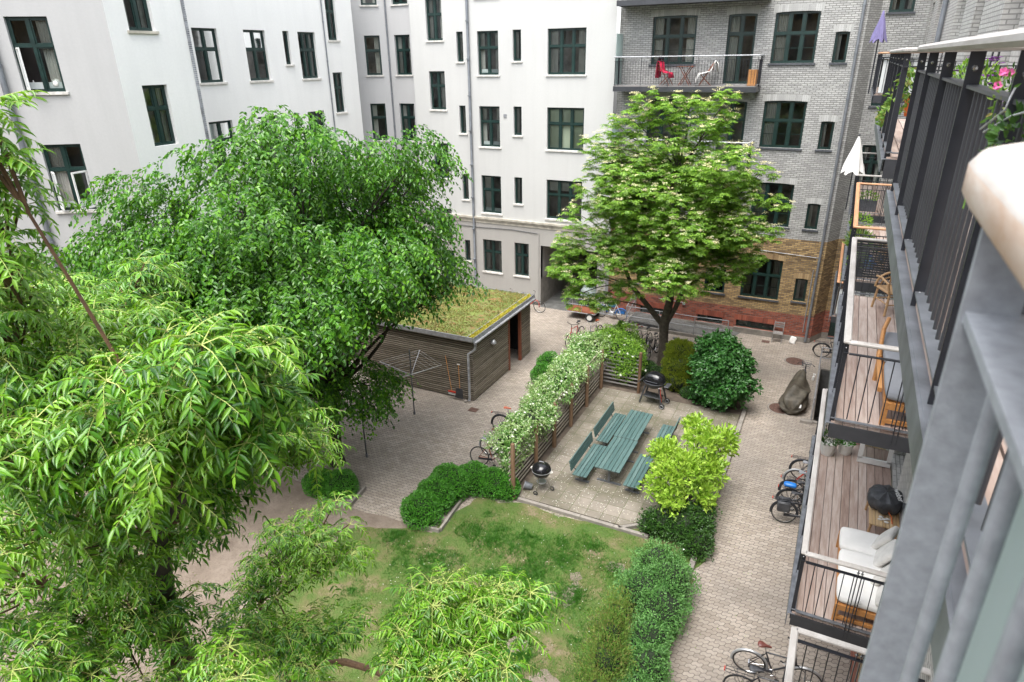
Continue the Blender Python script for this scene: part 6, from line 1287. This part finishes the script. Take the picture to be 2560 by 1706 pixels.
# -- flowering rowan
def rowan():
    t = thing('rowan_tree', 'rowan tree with cream blossom heads in front of the brick building', 'tree', (-5.62, 25.2, 0), world=True)
    b0 = np.array([-5.62, 25.2, 0.]); m = MB(); f1 = np.array([-5.66, 25.2, 1.95])
    m.tube([b0, b0+[0, 0, .25], b0+[.0, 0, 1.0], f1, np.array([-5.5, 25.2, 3.0]), np.array([-5.55, 25.1, 4.3]), np.array([-5.6, 25.0, 6.0]), np.array([-5.5, 24.9, 8.0])], [.27, .20, .185, .20, .15, .13, .09, .05], 12)
    m.tube([f1-[0, 0, .15], np.array([-6.3, 25.2, 2.5]), np.array([-7.1, 25.1, 3.4]), np.array([-7.6, 25.0, 4.6])], [.13, .11, .085, .05], 10)
    m.tube([np.array([-5.6, 25.2, 1.9]), np.array([-5.25, 25.2, 2.7]), np.array([-4.95, 25.1, 3.7]), np.array([-4.8, 25.0, 4.6]), np.array([-4.5, 24.9, 6.0])], [.11, .095, .08, .07, .04], 10)
    m.tube([np.array([-5.0, 25.1, 3.55]), np.array([-4.4, 25.0, 4.1]), np.array([-3.6, 24.9, 4.7])], [.07, .055, .03], 8)
    m.tube([np.array([-4.85, 25.0, 4.4]), np.array([-4.3, 25.0, 5.3]), np.array([-4.0, 24.9, 6.6])], [.05, .04, .02], 8); m.build('trunk', 'bark', t, True)
    starts = [np.array(p) for p in ((-5.55, 25.1, 4.3), (-5.6, 25.0, 6.0), (-5.5, 24.9, 8.0), (-7.1, 25.1, 3.4), (-7.6, 25.0, 4.6), (-4.5, 24.9, 6.0), (-3.6, 24.9, 4.7), (-4.0, 24.9, 6.6), (-6.3, 25.2, 2.5))]
    r_ = np.random.default_rng(5); lobes = []; c = np.array([-5.5, 24.5, 6.7])
    for i in range(66):
        d = nrm(r_.normal(size=3)); p = c+d*np.array([3.3, 2.5, 3.4])*r_.uniform(.45, .97); lobes.append((p, r_.uniform(.75, 1.1)))
    lobes = [(p, r) for p, r in lobes if not (p[2] < 4.3 and -6.9 < p[0] < -4.6)]
    lobes += [(np.array(p), r) for p, r in (((-8.5, 23.7, 4.1), .8), ((-8.9, 23.5, 3.2), .62), ((-7.9, 23.9, 3.1), .62), ((-9.2, 23.9, 5.3), .75), ((-6.9, 24.0, 3.7), .65), ((-8.2, 24.2, 2.9), .5), ((-4.2, 24.0, 4.3), .65), ((-3.3, 24.0, 4.6), .6), ((-2.6, 24.2, 5.4), .65), ((-2.2, 24.0, 6.4), .6), ((-2.0, 24.1, 7.4), .5), ((-4.9, 24.3, 10.3), .7), ((-6.1, 24.2, 10.2), .6), ((-3.9, 23.9, 10.75), .45), ((-3.9, 24.0, 10.0), .6), ((-7.6, 24.2, 9.6), .7), ((-8.5, 24.0, 7.5), .8), ((-6.0, 24.1, 9.4), .9), ((-2.6, 24.1, 8.3), .6), ((-7.2, 24.0, 10.0), .8), ((-6.6, 24.0, 10.6), .6), ((-5.4, 24.0, 10.5), .7), ((-4.5, 24.0, 9.7), .8), ((-8.3, 23.9, 9.0), .7), ((-8.9, 23.8, 6.4), .8), ((-8.0, 23.8, 8.3), .8), ((-3.4, 24.0, 8.9), .7), ((-3.1, 24.0, 7.5), .8), ((-3.4, 23.9, 6.2), .8), ((-7.4, 23.6, 5.2), .9), ((-6.3, 23.4, 6.2), 1.0), ((-5.0, 23.4, 6.9), 1.0), ((-9.4, 23.4, 4.3), .6), ((-9.6, 23.9, 5.0), .7), ((-9.8, 23.7, 4.2), .55), ((-9.0, 23.9, 4.7), .8), ((-5.4, 24.0, 8.7), .9), ((-4.6, 23.8, 8.0), .9), ((-6.4, 23.8, 8.3), .9), ((-5.6, 23.6, 7.6), .9))]
    mb = MB(); LP, LD, LN, FP = [], [], [], []
    for p, r in lobes:
        s_ = min(starts, key=lambda q: np.linalg.norm(q-p)+max(0, q[2]-p[2])*1.5); pts = limb(mb, s_, p, .032, .012, 6, .06, .05, 6)
        for j in range(int(70*r*r)):
            d = nrm(rng.normal(size=3)); q = p+d*r*np.array([1, 1, .72])*rng.uniform(.3, 1)**.5
            if j % 9 == 0: mb.tube([pts[-2], (pts[-2]+q)/2+[0, 0, .05], q], [.009, .006, .003], 3, False)
            up = nrm(d*.6+[0, 0, 1]); nl = 6; a0_ = rng.uniform(0, 6.28)
            for l_ in range(nl):          # pinnate leaf radiating from the shoot tip
                a = a0_+l_*2*math.pi/nl+rng.normal()*.2; h_ = np.array([math.cos(a), math.sin(a), rng.uniform(-.25, .35)]); rl_ = rng.uniform(.13, .19); sd_ = nrm(np.cross(h_, [0, 0, 1])); npair = 5
                f = np.repeat(np.linspace(.3, 1, npair), 2); sg = np.tile([1, -1], npair)[:, None]; pts2 = q+h_*rl_*f[:, None]+np.array([0, 0, -1.])*(.07*f**2)[:, None]
                LP.append(pts2); LD.append(h_*.35+sd_*sg+rng.normal(size=(2*npair, 3))*.1+[0, 0, -.15]); LN.append(np.tile([0, 0, 1.], (2*npair, 1))+h_*.3)
            if rng.random() < .55 and d[2] > -.35: FP.append(q+up*.12)
    mb.build('limbs', 'bark', t, True); LP, LD, LN = map(np.concatenate, (LP, LD, LN)); k_ = len(LP); print('rowan', k_, len(FP))
    leaves('crown', 'leaf_rowan', LP, LD, LN, rng.uniform(.065, .095, k_), rng.uniform(.028, .040, k_), T_OV, t)
    FP = np.array(FP); n = 26; P = np.repeat(FP, n, 0)+rng.normal(size=(len(FP)*n, 3))*[.055, .055, .018]; o = leaves('blossom', 'petal_cream', P, rdir(len(P))*[1, 1, .3], np.tile([0, 0, 1.], (len(P), 1))+rdir(len(P))*.3, .040, .036, T_DI, t); tag(o, kind='stuff')
rowan()
# -- foreground tree with long pinnate leaves
def fore_tree():
    t = thing('pinnate_leaved_tree', 'bright green tree with long hanging pinnate leaves filling the lower left foreground', 'tree', (-5.6, 3.2, 0), world=True)
    # shoots grouped on real branches; (position, spread, count, leaf scale)
    G = [(-2.78,2.02,10.63,0.24,0.16,11,1.00), (-2.94,2.00,10.40,0.36,0.19,13,1.00), (-2.78,2.17,10.33,0.18,0.15,7,1.00), (-3.13,1.92,10.18,0.30,0.17,10,1.00), (-3.10,2.16,9.95,0.26,0.16,8,0.95), (-3.34,2.95,9.96,0.18,0.08,5,0.80), (-3.29,3.06,9.38,0.16,0.08,5,0.80), (-3.27,2.81,9.66,0.18,0.10,6,0.80), (-3.41,2.61,9.44,0.15,0.09,4,0.85), (-3.56,1.81,11.74,0.06,0.15,5,0.85), (-3.74,1.84,11.47,0.09,0.13,5,0.85), (-3.74,1.75,11.22,0.09,0.13,5,0.90), (-4.05,1.91,10.93,0.17,0.14,6,0.90), (-4.04,1.79,10.71,0.17,0.14,6,0.90), (-4.81,2.43,10.48,0.20,0.15,6,0.90), (-5.14,3.27,10.40,0.21,0.11,6,0.90), (-5.13,2.98,10.21,0.23,0.11,6,0.90), (-4.35,2.32,10.33,0.32,0.16,9,0.95), (-4.11,1.86,10.37,0.26,0.15,8,0.95), (-3.89,2.17,10.22,0.23,0.15,7,0.95), (-3.84,1.77,10.18,0.31,0.14,8,0.95), (-3.69,1.49,10.12,0.19,0.13,6,1.00), (-3.68,1.79,9.89,0.28,0.14,8,1.00), (-3.61,2.06,9.60,0.26,0.12,7,1.00), (-3.69,2.44,9.27,0.22,0.11,5,0.95), (-4.19,1.71,9.44,0.38,0.16,8,0.95), (-4.21,2.15,8.99,0.38,0.17,8,0.95), (-4.08,2.48,8.71,0.21,0.12,4,0.90), (-4.12,3.81,7.81,0.30,0.09,7,0.85), (-4.22,3.50,7.65,0.30,0.09,6,0.85), (-3.92,3.71,7.54,0.21,0.08,4,0.85), (-4.40,3.25,7.31,0.26,0.10,5,0.85), (-3.87,3.15,7.23,0.29,0.13,6,0.85), (-3.56,3.33,7.11,0.21,0.13,5,0.85), (-4.09,2.76,7.32,0.25,0.15,5,0.85), (-3.51,2.87,7.20,0.24,0.12,4,0.85), (-4.90,1.76,8.64,0.42,0.23,8,0.95), (-4.76,2.15,8.29,0.39,0.20,8,0.90), (-4.55,2.42,7.88,0.28,0.16,6,0.90), (-4.84,1.64,8.15,0.47,0.23,9,0.90), (-4.51,1.97,7.90,0.39,0.20,8,0.90), (-4.13,2.18,7.62,0.27,0.16,5,0.90), (-4.46,1.34,8.22,0.33,0.18,6,0.90), (-4.23,1.58,8.04,0.33,0.15,6,0.90), (-2.09,2.90,8.51,0.17,0.07,4,0.80), (-1.88,3.10,8.42,0.17,0.07,5,0.80), (-1.68,3.31,8.36,0.11,0.10,4,0.80), (-2.14,2.70,8.38,0.15,0.09,4,0.80), (-1.90,2.84,8.35,0.21,0.10,6,0.80), (-1.70,3.05,8.28,0.16,0.11,5,0.80), (-1.95,2.47,8.38,0.18,0.09,4,0.80), (-1.67,2.61,8.34,0.20,0.08,5,0.80), (-2.58,1.58,8.94,0.13,0.05,4,0.80)]
    base = np.array([-5.6, 3.2, 0.]); m = MB(); f0 = np.array([-5.3, 2.9, 4.6]); f1 = np.array([-4.75, 2.55, 7.6]); f2 = np.array([-3.9, 2.2, 9.0])
    m.tube([base, base+[0, 0, .4], base+[.1, 0, 2.4], f0, (f0+f1)/2+[.05, 0, 0], f1, (f1+f2)/2, f2, [-3.1, 2.0, 9.75], [-2.72, 1.95, 10.25]], [.27, .2, .17, .14, .12, .10, .075, .05, .025, .010], 12); m.build('trunk', 'bark_dark', t, True)
    mb, lb = MB(), MB(); isl = np.array([-4.55, 3.3, 6.9]); bot = np.array([-2.2, 2.62, 7.9]); top_ = np.array([-4.3, 2.25, 9.7]); limb(mb, (f0+f1)/2, isl, .05, .02, 6, .05, .02); limb(mb, f0, bot, .05, .022, 8, .04, .10); limb(mb, f1, top_, .05, .02, 6, .04, .02); A = [f0, (f0+f1)/2, f1, f2, np.array([-3.1, 2.0, 9.75]), isl, bot, top_]; LP, LD, LN, LS = [], [], [], []; BP = []; ra = MB(); 
    for cx_, cy_, cz_, sx_, sz_, cnt, scl in G:
        if cz_ > 10.4 and cx_ < -3.3 and cy_ < 2.4: cx_ -= .16; cnt *= .6
        c = np.array([cx_, cy_, cz_]); s_ = (sx_, sx_*.9, sz_); a = min(A, key=lambda q: np.linalg.norm(q-c)+max(0, q[2]-c[2]+.2)*1.2); pts = limb(mb, a, c-[0, 0, .1], .014, .008, 7, .05, .04, 6)
        for j in range(int(cnt*2.1)):
            q = c+np.clip(rng.normal(size=3), -1.5, 1.5)*np.array(s_)*.72; lb.tube([pts[-2], (pts[-2]+q)/2-[0, 0, .02], q], [.011, .008, .005], 5, False)
            nl = rng.integers(6, 9); a0_ = rng.uniform(0, 6.28)
            for l_ in range(nl):
                az = a0_+l_*2*math.pi/nl+rng.normal()*.22; el = rng.uniform(.05, .75); h_ = np.array([math.cos(az)*math.cos(el), math.sin(az)*math.cos(el), math.sin(el)]); rl_ = rng.uniform(.20, .33)*scl; npair = rng.integers(6, 8)
                fs = np.linspace(.30, .95, npair); drop = rng.uniform(.25, .95)
                cur = lambda f: q+h_*rl_*f+np.array([0, 0, -drop*rl_*f*f]); ra.tube([cur(0), cur(.35), cur(.7), cur(1)], [.0032, .0028, .002, .0012], 3, False)
                sd_ = nrm(np.cross(h_, [0, 0, 1]))
                for f in fs:
                    tg = nrm(h_-np.array([0, 0, 2*drop*f]))
                    for sg in (-1, 1): LP.append(cur(f)); LD.append(tg*.55+sd_*sg*.9+rng.normal(size=3)*.2+[0, 0, -rng.uniform(.05, .40)]); LN.append(nrm(np.cross(tg, sd_))*-1 if np.cross(tg, sd_)[2] < 0 else np.cross(tg, sd_)); LS.append(scl*rng.uniform(.048, .098)*(1 if f < .9 else .85))
                LP.append(cur(1)); LD.append(nrm(h_-np.array([0, 0, 2*drop]))); LN.append(np.array([h_[0], h_[1], .6])); LS.append(scl*rng.uniform(.065, .095))
            if rng.random() < .22: BP.append(q+[0, 0, .07])
    mb.build('limbs', 'bark_red', t, True); lb.build('shoots', 'bark_red', t, True); ra.build('leaf_stalks', 'bud_green', t)
    LP, LD, LN, LS = map(np.array, (LP, LD, LN, LS)); print('fore', len(LP)); leaves('crown', 'leaf_fore', LP, LD, LN, LS, LS*.26, T_LF, t, smooth=True)
    BP = np.array(BP); n = 60; P = np.repeat(BP, n, 0)+rng.normal(size=(len(BP)*n, 3))*[.05, .05, .022]; o = leaves('flower_buds', 'bud_green', P, rdir(len(P)), rdir(len(P)), .012, .011, T_DI, t); tag(o, kind='stuff')
fore_tree()
